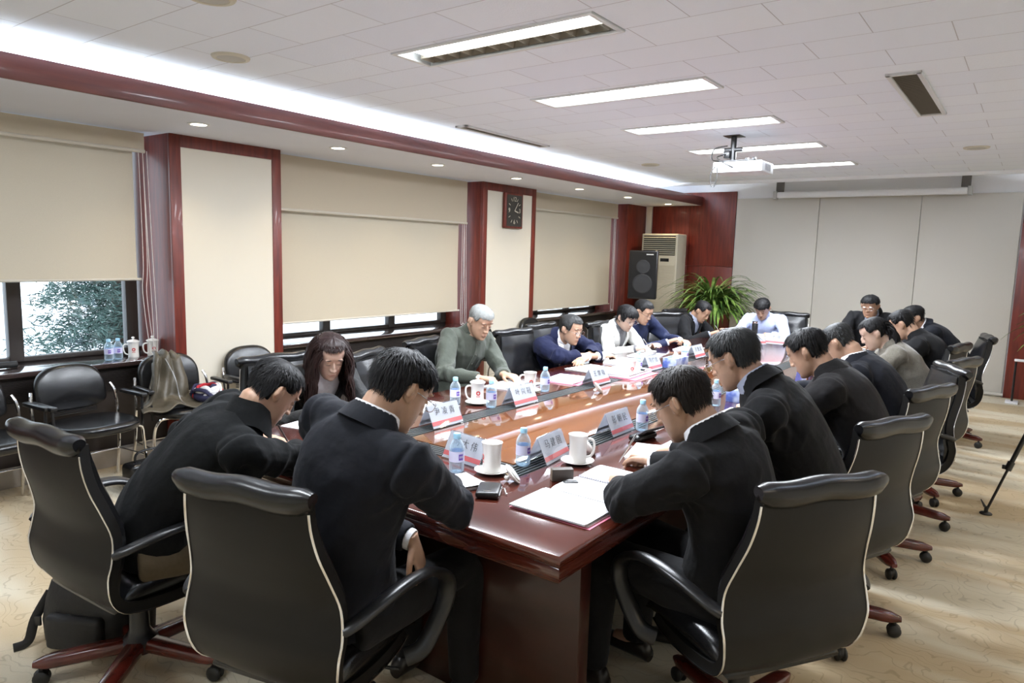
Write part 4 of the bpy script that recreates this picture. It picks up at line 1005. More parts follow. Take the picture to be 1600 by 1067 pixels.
person('woman in a white jacket with short black hair and glasses, writing', (-3.26, 5.98), None, (-3.08, 5.97, 1.045), (1, -.25), -.5, body=(.97, -.1), wL=(-2.80, 6.0, .80), wR=(-2.82, 5.70, .80), top=m_white_j, under=m_print, trousers=m_trou, hair=sh(n=600, len=.05, w=.003, vol=.016, front=.05, side=-.02, back=-.075), skin=SKL, glasses=m_glassframe, voxel=.008, seed=16, fem=True, sc=1.02, hs=.94, shoulder=.168, vcut=(.08, .35), pen=('pen held by the woman in the white jacket', m_pens))
person('man in a navy suit and glasses leaning on crossed forearms while speaking', (-3.30, 4.98), None, (-3.03, 4.90, 1.015), (1, -.08), -.30, body=(.98, -.1), wL=(-2.82, 4.80, .81), wR=(-2.78, 5.02, .81), pL='rest', pR='rest', dL=(.1, -1, 0), dR=(.1, 1, 0), eL=(-2.98, 5.22, .82), eR=(-2.98, 4.66, .82), top=m_suit_dnavy, under=m_wshirt, trousers=m_trou, hair=sh(n=2200, len=.035, w=.0022, side=.01, mat=HS, brow=HB), skin=SK, glasses=m_glassframe, voxel=.006, seed=17, vcut=(.085, .40))
person('grey-haired man in an olive green shirt looking down at his papers', (-3.36, 3.78), None, (-3.12, 3.83, 1.14), (.98, -.2), -.5, body=(.97, -.15), wL=(-2.86, 3.78, .80), wR=(-2.88, 3.55, .80), dL=(.9, -.1, 0), dR=(.8, .35, 0), top=m_olive, trousers=m_trou, collar='shirt', hair=sh(n=1500, len=.018, w=.0022, vol=.007, mat=HG, front=.068, brow=hair_mat('brow', (.05, .05, .05))), skin=SK, voxel=.0055, seed=18, extras=shirt_front)
def bracelet(t, d):
    a = d['WR']; dr = (d['WR']-d['ER']).normalized(); u = dr.orthogonal().normalized(); w = dr.cross(u)
    g = MB().tube([a-dr*.01+u*.031*math.cos(q)+w*.031*math.sin(q) for q in [2*PI*k/20 for k in range(20)]], .0035, 6, closed=True); g.build('bracelet', mat('gold', (.8, .5, .25), .25, metal=1), t)
person('woman with long wavy reddish black hair in a black boucle jacket and white top', (-3.30, 2.44), None, (-3.01, 2.42, 1.05), (.93, -.38), -.55, body=(.98, -.1), wL=(-2.80, 2.46, .80), wR=(-2.84, 2.22, .80), dR=(.75, .3, 0), top=m_bw, under=m_wshirt, trousers=m_trou, hair=sh(n=900, len=.06, w=.0028, vol=.016, mat=HD, long='wave', L=.30, wave=.009, lw=.0055, nl=700, side=-.01, back=-.08, front=.088, brow=HB), skin=SKL, voxel=.005, seed=20, fem=True, sc=1.02, hs=.94, shoulder=.160, vcut=(.085, .35), extras=bracelet)
# ================================================================= TABLE-TOP THINGS
m_porc = mat('porcelain', (.82, .80, .76), .15, spec=.6, coat=.4); m_red = mat('logo_red', (.55, .03, .03), .4)
m_paper = mat('paper', (.74, .74, .76), .8); m_ink = mat('ink_grey', (.25, .25, .28), .8); m_pink = mat('pink_folder', (.72, .20, .30), .4); m_card = mat('name_card', (.80, .81, .85), .5); m_band = mat('card_band', (.70, .16, .16), .5); m_blk = mat('ink_black', (.02, .02, .02), .6)
m_acr = bpy.data.materials.new('clear_acrylic'); nt, N, L, P = nodes(m_acr)
tr = N.new('ShaderNodeBsdfTransparent'); tr.inputs[0].default_value = (.93, .95, .97, 1); gl = N.new('ShaderNodeBsdfGlossy'); gl.inputs['Roughness'].default_value = .03; mx = N.new('ShaderNodeMixShader'); mx.inputs[0].default_value = .14
L.new(tr.outputs[0], mx.inputs[1]); L.new(gl.outputs[0], mx.inputs[2]); L.new(mx.outputs[0], N['Material Output'].inputs[0])
def clear_mat(name, col, g=.15, d=.25):
    m = bpy.data.materials.new(name); nt, N, L, P = nodes(m)
    tr = N.new('ShaderNodeBsdfTransparent'); tr.inputs[0].default_value = (*col, 1); P.inputs['Base Color'].default_value = (*[c*.95 for c in col], 1); P.inputs['Roughness'].default_value = .08
    lw = N.new('ShaderNodeLayerWeight'); lw.inputs[0].default_value = .35; ma = N.new('ShaderNodeMath'); ma.operation = 'MULTIPLY_ADD'; ma.inputs[1].default_value = .8; ma.inputs[2].default_value = d; L.new(lw.outputs['Facing'], ma.inputs[0])
    mx = N.new('ShaderNodeMixShader'); L.new(ma.outputs[0], mx.inputs[0]); L.new(tr.outputs[0], mx.inputs[1]); L.new(P.outputs[0], mx.inputs[2]); L.new(mx.outputs[0], N['Material Output'].inputs[0]); return m
m_pet = clear_mat('bottle_plastic', (.80, .92, 1.0), d=.12); m_cap = mat('bottle_cap', (.36, .66, .86), .35); m_lab = mat('bottle_label', (.66, .66, .86), .5); m_labp = mat('label_purple', (.16, .08, .48), .5)
def make_mug(label, lid=False, loc=(0, 0, 0), rz=0, group='white porcelain mugs'):
    t = empty('mug', loc, rz, label, 'mug', group)
    MB().lathe([(.001, .003), (.036, .0), (.038, .004), (.037, .02), (.036, .06), (.037, .09), (.041, .115), (.0425, .118), (.040, .116), (.0345, .09), (.033, .02), (.001, .010)], n=32, cap=False).build('cup', m_porc, t, ang=60)
    MB().tube(smooth_path([(0, -.035, .098), (0, -.052, .100), (0, -.066, .088), (0, -.066, .055), (0, -.055, .030), (0, -.036, .022)], 5), .0055, 10, flat=(1, 1.4)).build('handle', m_porc, t, ang=70)
    lg = MB(); 
    def on(a, z, r=.0375): return (r*math.cos(a), r*math.sin(a), z)
    for k in range(28):
        q0, q1 = 2*PI*k/28, 2*PI*(k+1)/28
        lg.add([on(.0+.33*math.cos(q)*rr, .062+.0125*math.sin(q)*rr) for q, rr in ((q0, 1), (q1, 1), (q1, .5), (q0, .5))], [[0, 1, 2, 3]])
    for k in range(6): lg.add([on(-.30+.105*k, .040), on(-.30+.105*k+.075, .040), on(-.30+.105*k+.075, .0445), on(-.30+.105*k, .0445)], [[0, 1, 2, 3]])
    lg.build('logo', m_red, t, fixn=False)
    if lid: lid_mesh().build('lid', m_porc, t).location = (0, 0, .117)
    return t
def lid_mesh(): return MB().lathe([(.001, -.004), (.036, -.004), (.037, .0), (.045, .002), (.044, .006), (.03, .014), (.012, .019), (.006, .021), (.007, .026), (.012, .031), (.010, .038), (.001, .041)], n=32)
def saucer(loc, label): 
    o = MB().lathe([(.001, .004), (.035, .003), (.045, .006), (.068, .014), (.070, .0165), (.067, .0165), (.044, .009), (.034, .007), (.001, .008)], n=36, cap=False).build('saucer', m_porc); o.location = loc
    return tag(o, label, 'saucer', 'white saucers under the mugs')
MUG = None
def mug(x, y, lab, rz=0, lid=False, sau=True, z=TZ, group='white porcelain mugs'):
    z0 = z
    if sau: saucer((x, y, z), 'white saucer under the %s' % lab.replace('white porcelain ', '').replace('white ', '')[:70]); z0 = z+.0075
    return make_mug(lab, lid, (x, y, z0), rz, group)
mug(-1.66, 2.13, 'open white mug in front of the dark-suited man in the foreground', rz=-2.2)
mug(-1.47, 2.47, 'open white mug with its handle turned out, beside the small brown box', rz=2.1)
mug(-2.51, 3.07, 'lidded white mug with red ring logo beside the second bottle', rz=-.75, lid=True)
mug(-2.50, 3.58, 'open white mug with red ring logo by the grey-haired man', rz=-.75)
mug(-2.30, 4.56, 'open white mug among the stacked papers of the navy-suited man', rz=-.75, sau=False)
mug(-2.42, 5.15, 'open white mug in front of the woman in the white jacket', rz=-.75, sau=False)
mug(-1.62, 7.5, 'lidded white mug at the far end between the two far men', rz=-.75, lid=True, sau=False)
mug(-5.45, 2.53, 'left lidded white mug on the window sill', rz=-.4, lid=True, sau=False, z=.7625, group='lidded mugs on the window sill')
mug(-5.43, 2.665, 'right lidded white mug on the window sill by the blind cord', rz=-.2, lid=True, sau=False, z=.7625, group='lidded mugs on the window sill')
def lidthing(x, y, rot, label):
    o = lid_mesh().build('lid', m_porc); o.location = (x, y, TZ+.034); o.rotation_euler = rot; tag(o, label, 'lid', 'mug lids lying on the table'); return o
lidthing(-1.53, 2.10, (2.25, 0, -.9), 'white mug lid lying upside down behind the black pouch'); lidthing(-1.50, 2.62, (2.2, .2, -.5), 'white mug lid lying upside down behind the handled mug'); lidthing(-2.16, 3.86, (2.2, 0, -.8), 'white mug lid lying upside down by the grey-haired man papers')
BT = None
def bottle(x, y, label, z=TZ, rz=-.6):
    global BT
    if BT is None:
        t = empty('water_bottle', (x, y, z), rz, label, 'bottle', 'small water bottles')
        pr = [(.001, .006), (.012, .002), (.024, .0), (.029, .006), (.0305, .014), (.0295, .02), (.0305, .026), (.0295, .032), (.0305, .038), (.0300, .046), (.0300, .088), (.0305, .094), (.0295, .104), (.024, .118), (.016, .130), (.0125, .135), (.0125, .141)]
        MB().lathe(pr, n=28, cap=False).build('bottle_body', m_pet, t, ang=60)
        MB().rings([[(.0306*math.cos(a), .0306*math.sin(a), z_) for a in [2*PI*k/28 for k in range(28)]] for z_ in (.046, .088)], cap=False).build('label_sleeve', m_lab, t)
        g = MB()
        for a0 in (.0,):
            g.add([(.0311*math.cos(a0+.16*k), .0311*math.sin(a0+.16*k), z_) for z_ in (.054, .078) for k in range(5)], [[k, k+1, k+6, k+5] for k in range(4)])
        g.build('label_print', m_labp, t, fixn=False)
        g = MB()
        for a0, w in ((.12, .10), (.30, .07), (.45, .1)): g.add([(.0315*math.cos(a0+w*k), .0315*math.sin(a0+w*k), z_) for z_ in (.062, .071) for k in range(2)], [[0, 1, 3, 2]])
        g.build('label_letters', m_card, t, fixn=False)
        MB().lathe([(.001, .157), (.013, .157), (.0145, .155), (.0148, .139), (.0148, .137), (.012, .137)], n=24).build('bottle_cap', m_cap, t, ang=50)
        BT = t; return t
    return dup(BT, (x, y, z), rz, label)
bottle(-1.775, 2.05, 'water bottle left of the open mug, in front of the half hidden name card'); bottle(-1.63, 2.30, 'water bottle standing on the dark cable strip between the two open white mugs', rz=-.35)
bottle(-2.40, 3.06, 'water bottle right of the lidded mug', rz=-.5); bottle(-2.60, 2.98, 'water bottle hidden behind the lidded mug'); bottle(-2.44, 3.66, 'water bottle beside the mug of the grey-haired man', rz=-.4)
bottle(-2.34, 4.76, 'water bottle at the end of the pink-edged paper stack', rz=-.5); bottle(-2.29, 5.52, 'water bottle beside the blue tissue box on the window side'); bottle(-1.52, 3.17, 'water bottle just beyond the black glasses case', rz=-.5)
bottle(-1.46, 4.02, 'water bottle in front of the man with greying hair and silver glasses'); bottle(-1.85, 7.7, 'water bottle behind the far white name card')
bottle(-5.42, 2.34, 'left small water bottle on the window sill', z=.7625); bottle(-5.43, 2.41, 'right small water bottle on the window sill', z=.7625)
# name cards: an inverted V of clear acrylic with a white card in each leaf
_n = m_card.node_tree; _tl = _n.nodes.new('ShaderNodeBsdfTranslucent'); _tl.inputs[0].default_value = (.8, .81, .85, 1); _mx = _n.nodes.new('ShaderNodeMixShader'); _mx.inputs[0].default_value = .4
_n.links.new(_n.nodes['Principled BSDF'].outputs[0], _mx.inputs[1]); _n.links.new(_tl.outputs[0], _mx.inputs[2]); _n.links.new(_mx.outputs[0], _n.nodes['Material Output'].inputs[0])
def namecard(x, y, rz, txt, label, w=.23, both=True):
    """local: ridge along X, readable leaf faces local -Y"""
    t = empty('name_card', (x, y, TZ), rz, label, 'name card', 'folded name cards on the table'); hgt, dp = .115, .052
    sl = math.atan2(dp, hgt); Lh = math.hypot(hgt, dp)
    for s in (-1, 1):
        R_ = Matrix.Rotation(-s*sl, 3, 'X') if s < 0 else Matrix.Rotation(-sl, 3, 'X')
        R_ = Matrix.Rotation(s*sl, 3, 'X')
        cen = V(0, s*dp/2, hgt/2)
        MB().box(cen, (w, .004, Lh), R_, bev=.001, seg=1).build('acrylic_leaf', m_acr, t)
        c = MB().box(cen-R_ @ V(0, s*.0, 0), (w-.01, .0012, Lh-.012), R_).build('card', m_card, t)
        nrm = R_ @ V(0, s, 0)
        bnd = MB(); bnd.box(cen+R_ @ V(0, s*.0012, -Lh*.5+.028), (w-.01, .0008, .020), R_); bnd.build('red_band', m_band, c)
        q = cen+R_ @ V(0, s*.0026, .018); xax = V(1 if s < 0 else -1, 0, 0); zax = nrm.normalized(); yax = zax.cross(xax)
        M = Matrix(((xax.x, yax.x, zax.x, q.x), (xax.y, yax.y, zax.y, q.y), (xax.z, yax.z, zax.z, q.z), (0, 0, 0, 1))) @ Matrix.Rotation(.04*s, 4, 'Z') @ Matrix.Shear('XZ', 4, (0, 0))
        text_mesh(txt, .042, m_blk, 'name_text', c, M, thin=-.0006)
    return t
FXp = PI/2     # readable leaf toward +x
def nc_left(y, txt, lab, rz=None): namecard(-2.335, y, PI/2 if rz is None else rz, txt, lab)
nc_left(2.575, '尹 凌 青', 'folded name card on the window side nearest the woman with long wavy hair')
nc_left(3.25, '叶 兴 冠', 'folded name card before the red-logo mug of the grey-haired man'); nc_left(4.13, '王 黎 晓', 'folded name card before the paper stacks of the navy-suited man'); nc_left(4.97, '马 广 志', 'folded name card left of the window-side tissue box'); nc_left(5.87, '王 亚 军', 'folded name card on the window side nearest the far end')
namecard(-1.83, 2.19, -.12, '刘 大 伟', 'folded name card half hidden behind the nearest bottle and mug'); namecard(-1.60, 2.445, PI/2+.12, '马 建 国', 'folded name card between a bottle and the handled mug in the foreground'); namecard(-1.60, 3.04, PI/2, '彭 朝 民', 'folded name card beside the black glasses case on the right side')
namecard(-2.10, 7.45, 0, '十 年', 'far name card with a red band, facing straight down the table'); namecard(-2.27, 7.25, .9, '张 平', 'folded name card turned sideways at the far end')
# papers
def stack(x, y, rz, w, l, n, label, cat='papers', pink=None, z=TZ, lines=True, curl=.0, name='paper_stack'):
    rnd = random.Random(int(abs(x*971+y*577)*10))
    t = empty(name, (x, y, z+.0005), rz, label, cat, 'papers on the table'); h = .0012*n
    if pink:
        MB().box((pink[0], pink[1], .001), (w+.02, l+.015, .002), bev=.0008, seg=1).build('folder', m_pink, t)
    b = MB(); zz = .002 if pink else 0
    k = max(1, n//5)
    for i in range(k):
        dx, dy, r = rnd.gauss(0, .004), rnd.gauss(0, .004), rnd.gauss(0, .02)
        b.box((dx, dy, zz+h/k*(i+.5)), (w, l, h/k*.9), r)
    b.build('pages', m_paper, t)
    zt = zz+h+.0012; 
    top = MB().grid(lambda u, v: (-w/2+w*u, -l/2+l*v, zt+curl*(u**3)*(1-.4*v)), 14, 14).build('top_sheet', m_paper, t, fixn=False)
    if lines:
        g = MB()
        for i in range(11):
            yy = l*.38-i*l*.07; ww = w*(.3+.06*rnd.random()) if i % 4 == 3 else w*.38
            g.box((-w*.42+ww, yy, zt+.0006), (2*ww, .0018, .0003))
        g.build('printed_lines', mat('print_grey', (.60, .60, .64), .8), top)
    return t
stack(-1.225, 1.985, 0, .30, .21, 10, 'open white report in a pink cover at the near corner of the table', 'folder', pink=(.004, .002))
# spiral notebook
nb_ = empty('notebook', (-1.24, 2.31, TZ), 0, 'open spiral notebook with handwriting beside the pink-covered report', 'notebook')
for s in (-1, 1):
    pg = MB().grid(lambda u, v: (-.13+.26*u, s*(.006+.185*v), .006+.006*math.sin(PI*(1-v)**.6)), 12, 12).build('page', m_paper, nb_, fixn=False)
    MB().box((0, s*.097, .0025), (.262, .184, .004)).build('cover', m_paper, nb_)
    g = MB()
    for i in range(9): g.box((-.0, s*(.03+.018*i), .0125-.0005*i), (.22, .0009, .0003))
    g.build('ruled_lines', mat('print_grey', (.60, .60, .64), .8), pg)
g = MB()
for i in range(26): g.tube([(-.122+.0098*i, .008*math.cos(q), .008+.007*math.sin(q)) for q in [2*PI*k/10 for k in range(10)]], .0009, 5, closed=True)
g.build('spiral', mat('spiral_wire', (.35, .33, .45), .4), nb_)
stack(-1.30, 2.80, .25, .17, .26, 8, 'small curled notes under the pen of the man with wire glasses', curl=.012)
stack(-1.68, 1.90, -.35, .17, .24, 8, 'white papers under the hand of the dark-suited man in the foreground', curl=.01)
stack(-2.48, 1.90, -.3, .19, .25, 2, 'loose white sheets under the pen of the man in the black coat', lines=False); stack(-2.80, 2.14, .2, .21, .20, 1, 'single white sheet by the wrist of the woman with long hair', lines=False)
stack(-2.62, 2.80, .1, .21, .27, 6, 'blank white papers beyond the name card of the long-haired woman', lines=False); stack(-2.68, 3.66, .1, .28, .30, 6, 'open white papers under the hand of the grey-haired man', curl=.015)
stack(-2.55, 4.10, .15, .24, .30, 8, 'white papers with a pink sheet near the upturned mug lid', pink=(.02, 0)); stack(-2.66, 4.62, -.1, .26, .34, 6, 'white papers before the folded arms of the navy-suited man', lines=False); stack(-2.38, 4.62, .05, .26, .40, 22, 'thick white paper stack on a pink folder with a black clip', pink=(.045, 0))
stack(-2.62, 5.12, .0, .25, .33, 12, 'white papers behind the mug among the paper stacks'); stack(-2.68, 5.62, .1, .25, .34, 8, 'white papers under the hand of the woman in the white jacket', lines=False)
stack(-2.60, 6.35, .1, .22, .32, 4, 'white papers behind the window-side water bottle'); stack(-2.62, 7.25, .3, .22, .32, 10, 'white papers under the pen of the man beside the plant'); stack(-2.40, 7.92, .0, .3, .22, 4, 'white papers of the man in the light blue shirt', lines=False); stack(-1.35, 7.75, .0, .3, .24, 6, 'bluish papers in front of the far dark-suited man', lines=False)
stack(-1.20, 2.92, 0, .22, .3, 6, 'lilac-edged papers before the man with silver glasses'); stack(-1.25, 3.85, 0, .22, .3, 6, 'white papers before the second man of the right-hand row'); stack(-1.2, 6.1, 0, .22, .3, 5, 'white papers before the woman with the ponytail')
clip = empty('binder_clip', (-2.27, 4.70, TZ+.031), 0, 'small black binder clip on the thick paper stack', 'clip'); MB().box((0, 0, .006), (.03, .03, .012), bev=.004).build('clip_body', m_plas, clip); MB().tube([(-.012, 0, .01), (-.02, .0, .024), (-.01, 0, .026)], .0012, 6).build('clip_wire', m_chr, clip)
# small items
pc = empty('zip_pouch', (-1.515, 1.93, TZ), .55, 'small black zipped pouch with a silver zip pull', 'pouch')
MB().box((0, 0, .014), (.085, .125, .026), bev=.011, seg=4).build('pouch_body', m_plas, pc); MB().box((0, -.045, .0275), (.028, .007, .001)).build('logo_plate', m_chr, pc); MB().tube([(.042, .02, .014), (.055, .025, .016), (.058, .01, .010), (.066, -.004, .004)], .003, 6).build('zip_pull', m_chr, pc)
MB().tube([(.0425, -.05, .014), (.0425, .05, .014)], .002, 6).build('zip', mat('zip_grey', (.3, .3, .3), .4, metal=.5), pc)
bx = empty('small_box', (-1.40, 2.24, TZ), .8, 'small brown upright box at the saucer edge', 'box'); MB().box((0, 0, .024), (.085, .035, .048), bev=.003).build('box_body', mat('brown_card', (.06, .045, .035), .5), bx); MB().box((-.0426, 0, .024), (.001, .031, .044)).build('box_end', mat('box_tan', (.20, .16, .11), .5), bx)
o = empty('key_fob', (-1.345, 2.215, TZ), .8, 'black car key fob lying beside the small brown box', 'key'); MB().box((0, 0, .008), (.06, .03, .015), bev=.007, seg=3).build('fob_body', m_plas, o); MB().box((0, 0, .016), (.02, .012, .001)).build('fob_button', mat('fob_grey', (.12, .12, .13), .5), o)
o = empty('glasses_case', (-1.44, 3.02, TZ), -.15, 'open black glasses case behind the handled white mug', 'glasses case'); MB().box((0, 0, .015), (.065, .16, .03), bev=.014, seg=4).build('case_base', m_lea, o); MB().box((.03, .02, .04), (.065, .16, .012), Matrix.Rotation(-.6, 3, 'Y'), bev=.005).build('case_lid', m_lea, o)
m_tis = bpy.data.materials.new('tissue_box_print'); nt, N, L, P = nodes(m_tis); tc = N.new('ShaderNodeTexCoord'); nn = N.new('ShaderNodeTexNoise'); nn.inputs['Scale'].default_value = 14; L.new(tc.outputs['Object'], nn.inputs[0])
cr = N.new('ShaderNodeValToRGB'); cr.color_ramp.elements[0].position = .38; cr.color_ramp.elements[0].color = (.08, .13, .42, 1); cr.color_ramp.elements[1].position = .62; cr.color_ramp.elements[1].color = (.50, .58, .78, 1); L.new(nn.outputs[0], cr.inputs[0]); L.new(cr.outputs[0], P.inputs['Base Color'])
def tissue(x, y, rz, label, tiss=True):
    t = empty('tissue_box', (x, y, TZ), rz, label, 'tissue box', 'blue tissue boxes'); MB().box((0, 0, .04), (.115, .23, .08), bev=.002).build('carton', m_tis, t)
    MB().lathe([(.001, .0), (.03, .0), (.03, .001), (.001, .001)], n=20).build('slot', m_card, t).location = (0, 0, .0805)
    MB().grid(lambda u, v: ((u-.5)*.07*(1-.5*v), .02*math.sin(u*7+v*3)*(1-v*.2), .08+.05*v*(.7+.3*math.sin(u*5))), 14, 8).build('tissue', m_paper, t, fixn=False)
tissue(-2.25, 5.24, .0, 'blue floral tissue box behind the window-side name cards'); tissue(-1.40, 4.30, .0, 'blue tissue box by the man with silver glasses'); tissue(-1.40, 5.9, .0, 'blue tissue box before the second man of the right-hand row')
o = empty('thermos', (-2.49, 7.95, TZ), 0, 'tall black thermos in front of the man in the light blue shirt', 'thermos'); MB().lathe([(.001, .0), (.031, .0), (.033, .004), (.033, .15), (.031, .155), (.001, .155)], n=24).build('flask', m_plas, o); MB().lathe([(.029, .155), (.031, .158), (.030, .175), (.026, .178), (.001, .178)], n=24).build('steel_cap', m_chr, o)
# ================================================================= ROOM THINGS
m_ac = mat('ac_cream', (.60, .55, .43), .45)
ac = empty('air_conditioner', (-4.73, 10.32, 0), 0, 'tall cream floor-standing air conditioner in the far left corner', 'air conditioner')
MB().box((0, 0, .99), (.60, .34, 1.98), bev=.015, seg=3).build('cabinet', m_ac, ac)
g = MB(); g.box((0, -.172, 1.80), (.53, .006, .30)); g.build('outlet_recess', mat('vent_dark', (.03, .027, .022), .8), ac)
g = MB()
for k in range(9): g.box((0, -.178, 1.675+.031*k), (.53, .02, .008), Matrix.Rotation(.5, 3, 'X'))
g.build('outlet_louver', m_ac, ac)
MB().box((.10, -.173, 1.58), (.14, .008, .05), bev=.002).build('display_panel', m_plas, ac)
g = MB()
for k in range(50): g.box((0, -.176, .22+.026*k), (.54, .014, .011), bev=.002, seg=1)
g.build('front_slat', m_ac, ac)
sp = empty('loudspeaker', (-4.56, 9.3, 1.02), .40, 'black loudspeaker on a pole in front of the air conditioner', 'speaker')
MB().box((0, 0, .345), (.40, .30, .69), bev=.012).build('cabinet', m_plas, sp); MB().box((0, -.152, .345), (.37, .012, .65), bev=.006).build('front_grille', mat('grille_cloth', (.01, .01, .011), .9, bump=.8, bscale=500), sp)
MB().box((.09, -.160, .635), (.10, .002, .014)).build('brand_plate', m_frame, sp)
for z, r in ((.46, .10), (.22, .14)): MB().lathe([(r, 0), (r, .006), (r*.9, .008), (r*.88, .002), (r*.3, .001), (.001, .004)], n=30).build('woofer_ring', mat('woofer', (.018, .018, .02), .5), sp).matrix_local = Matrix.Translation((0, -.158, z)) @ Matrix.Rotation(PI/2, 4, 'X')
st = empty('speaker_stand', (-4.56, 9.32, 0), 0, 'black tripod stand carrying the loudspeaker', 'stand'); MB().tube([(0, 0, .02), (0, 0, 1.02)], .018, 12).build('pole', m_plas, st)
for k in range(3): MB().tube([(0, 0, .35), (.38*math.cos(k*2.1), .38*math.sin(k*2.1), .02)], .010, 8).build('leg', m_plas, st)
# plant
m_pot = mat('plant_pot', (.35, .32, .28), .4)
m_lf = bpy.data.materials.new('strap_leaf'); nt, N, L, P = nodes(m_lf); tc = N.new('ShaderNodeTexCoord'); nn = N.new('ShaderNodeTexNoise'); nn.inputs['Scale'].default_value = 9; L.new(tc.outputs['Object'], nn.inputs[0])
cr = N.new('ShaderNodeValToRGB'); cr.color_ramp.elements[0].position = .35; cr.color_ramp.elements[0].color = (.035, .10, .02, 1); cr.color_ramp.elements[1].position = .7; cr.color_ramp.elements[1].color = (.24, .36, .07, 1); L.new(nn.outputs[0], cr.inputs[0]); L.new(cr.outputs[0], P.inputs['Base Color']); P.inputs['Roughness'].default_value = .4
def plant(x, y, n, hgt, rad, label, seed, z0=.5, stems=3):
    rnd = random.Random(seed); t = empty('potted_plant', (x, y, 0), 0, label, 'plant')
    MB().lathe([(.001, .0), (.15, .0), (.17, .05), (.20, .40), (.22, .42), (.21, .44), (.18, .43), (.17, .40), (.001, .39)], n=28).build('pot', m_pot, t)
    sm = MB()
    for k in range(stems): sm.tube([(.05*math.cos(k*2.1), .05*math.sin(k*2.1), .38), (.06*math.cos(k*2.1), .06*math.sin(k*2.1), z0+.1*k)], .018, 8)
    sm.build('stem', m_trunk, t)
    lf = MB()
    for i in range(n):
        a = rnd.random()*2*PI; k = i % stems; b0 = V(.06*math.cos(k*2.1), .06*math.sin(k*2.1), z0+.1*k*rnd.random()); d = V(math.cos(a), math.sin(a), 0); up = .25+1.3*rnd.random(); Lf = hgt*(.55+.5*rnd.random()); w = .013+.008*rnd.random(); pts = []; p = b0.copy(); v = (d+V(0, 0, up*1.6)).normalized(); nn_ = 9
        s = d.cross(V(0, 0, 1))
        for j in range(nn_):
            u = j/(nn_-1); ww = w*math.sin(PI*min(1, .12+u*.88))**.6*(1 if u < .95 else .3); pts.append((p-s*ww+V(0, 0, .004), p, p+s*ww+V(0, 0, .004))); p = p+v*Lf/nn_; v = (v+V(0, 0, -.20-.16*u)+d*.03*rad).normalized()
        lf.add([q for r_ in pts for q in r_], [[3*j+c, 3*j+c+1, 3*j+c+4, 3*j+c+3] for j in range(nn_-1) for c in (0, 1)])
    lf.build('foliage', m_lf, t, fixn=False)
plant(-3.64, 9.72, 420, 1.0, 1, 'bushy green plant with long strap leaves against the wood panel', 3, .80)
plant(.40, 9.7, 60, .9, 1, 'green plant only partly seen at the right edge of the photo', 8, .75)
# clock
ck = empty('wall_clock', (-5.185, 6.92, 2.13), PI/2, 'rectangular brown wall clock with dark face on the far white pillar', 'clock')
R90 = Matrix.Rotation(PI/2, 3, 'X')
MB().box((0, -.02, 0), (.36, .045, .42), bev=.012, seg=3).build('case', m_wood, ck); MB().box((0, -.044, 0), (.30, .004, .37)).build('dial', mat('dial_dark', (.035, .033, .028), .3), ck)
m_dial = mat('dial_light', (.62, .58, .48), .5)
for n_ in (12, 3, 6, 9):
    a = PI/2-2*PI*n_/12; text_mesh(str(n_), .075, m_dial, 'numeral', ck, Matrix.Translation((.105*math.cos(a), -.047, .135*math.sin(a))) @ Matrix.Rotation(PI/2, 4, 'X'))
g = MB()
for n_ in (1, 2, 4, 5, 7, 8, 10, 11): a = PI/2-2*PI*n_/12; g.box((.115*math.cos(a), -.047, .145*math.sin(a)), (.035, .002, .006), Matrix.Rotation(-a, 3, 'Y'))
g.build('hour_marks', m_dial, ck)
for nm, a, l, w in (('hour_hand', -.25, .075, .012), ('minute_hand', .95, .12, .008)): MB().box((l/2*math.cos(a), -.050, l/2*math.sin(a)), (l, .002, w), Matrix.Rotation(-a, 3, 'Y')).build(nm, m_dial, ck)
# projector
pj = empty('projector', (-2.05, 5.85, 2.33), 0, 'white ceiling projector on a black bracket with hanging cable', 'projector')
MB().box((0.03, 0, .035), (.40, .30, .085), bev=.008, seg=3).build('case', mat('projector_white', (.62, .64, .66), .45), pj)
MB().tube([(.05, .15, .035), (.05, .175, .035)], .035, 20).build('lens_barrel', m_plas, pj)
g = MB()
for k in range(7): g.box((.231, -.06+.02*k, .035), (.003, .006, .05))
for k in range(4): g.box((-.09+.045*k, -.151, .03), (.028, .003, .014))
for k in range(6): g.box((-.02+.008*k, -.151, .055), (.003, .003, .02))
g.build('sockets', mat('socket_grey', (.18, .18, .2), .5), pj)
g = MB(); g.box((0, 0, .09), (.30, .20, .012), bev=.003); g.box((-.06, 0, .30), (.14, .14, .008)); g.tube([(-.06, 0, .10), (-.06, 0, .30)], .024, 12); g.box((-.06, 0, .19), (.15, .04, .03), bev=.005); g.box((-.10, 0, .15), (.05, .1, .06), bev=.005)
for q in (.05, .11): g.box((q, .02, .11), (.02, .05, .03), bev=.004)
g.build('bracket', m_plas, pj)
g = MB(); g.tube(smooth_path([(-.10, -.03, .22), (-.20, -.05, .20), (-.22, -.05, .12), (-.14, -.10, .09)], 6), .005, 6); g.tube(smooth_path([(-.15, -.155, .04), (-.175, -.17, -.02), (-.17, -.17, -.10), (-.145, -.165, -.12), (-.125, -.165, -.06), (-.13, -.155, .04)], 6), .004, 6); g.tube(smooth_path([(-.08, -.02, .16), (-.15, -.12, .12), (-.06, -.17, .06), (-.0, -.155, .03)], 6), .005, 6)
g.build('cable', m_rub, pj)
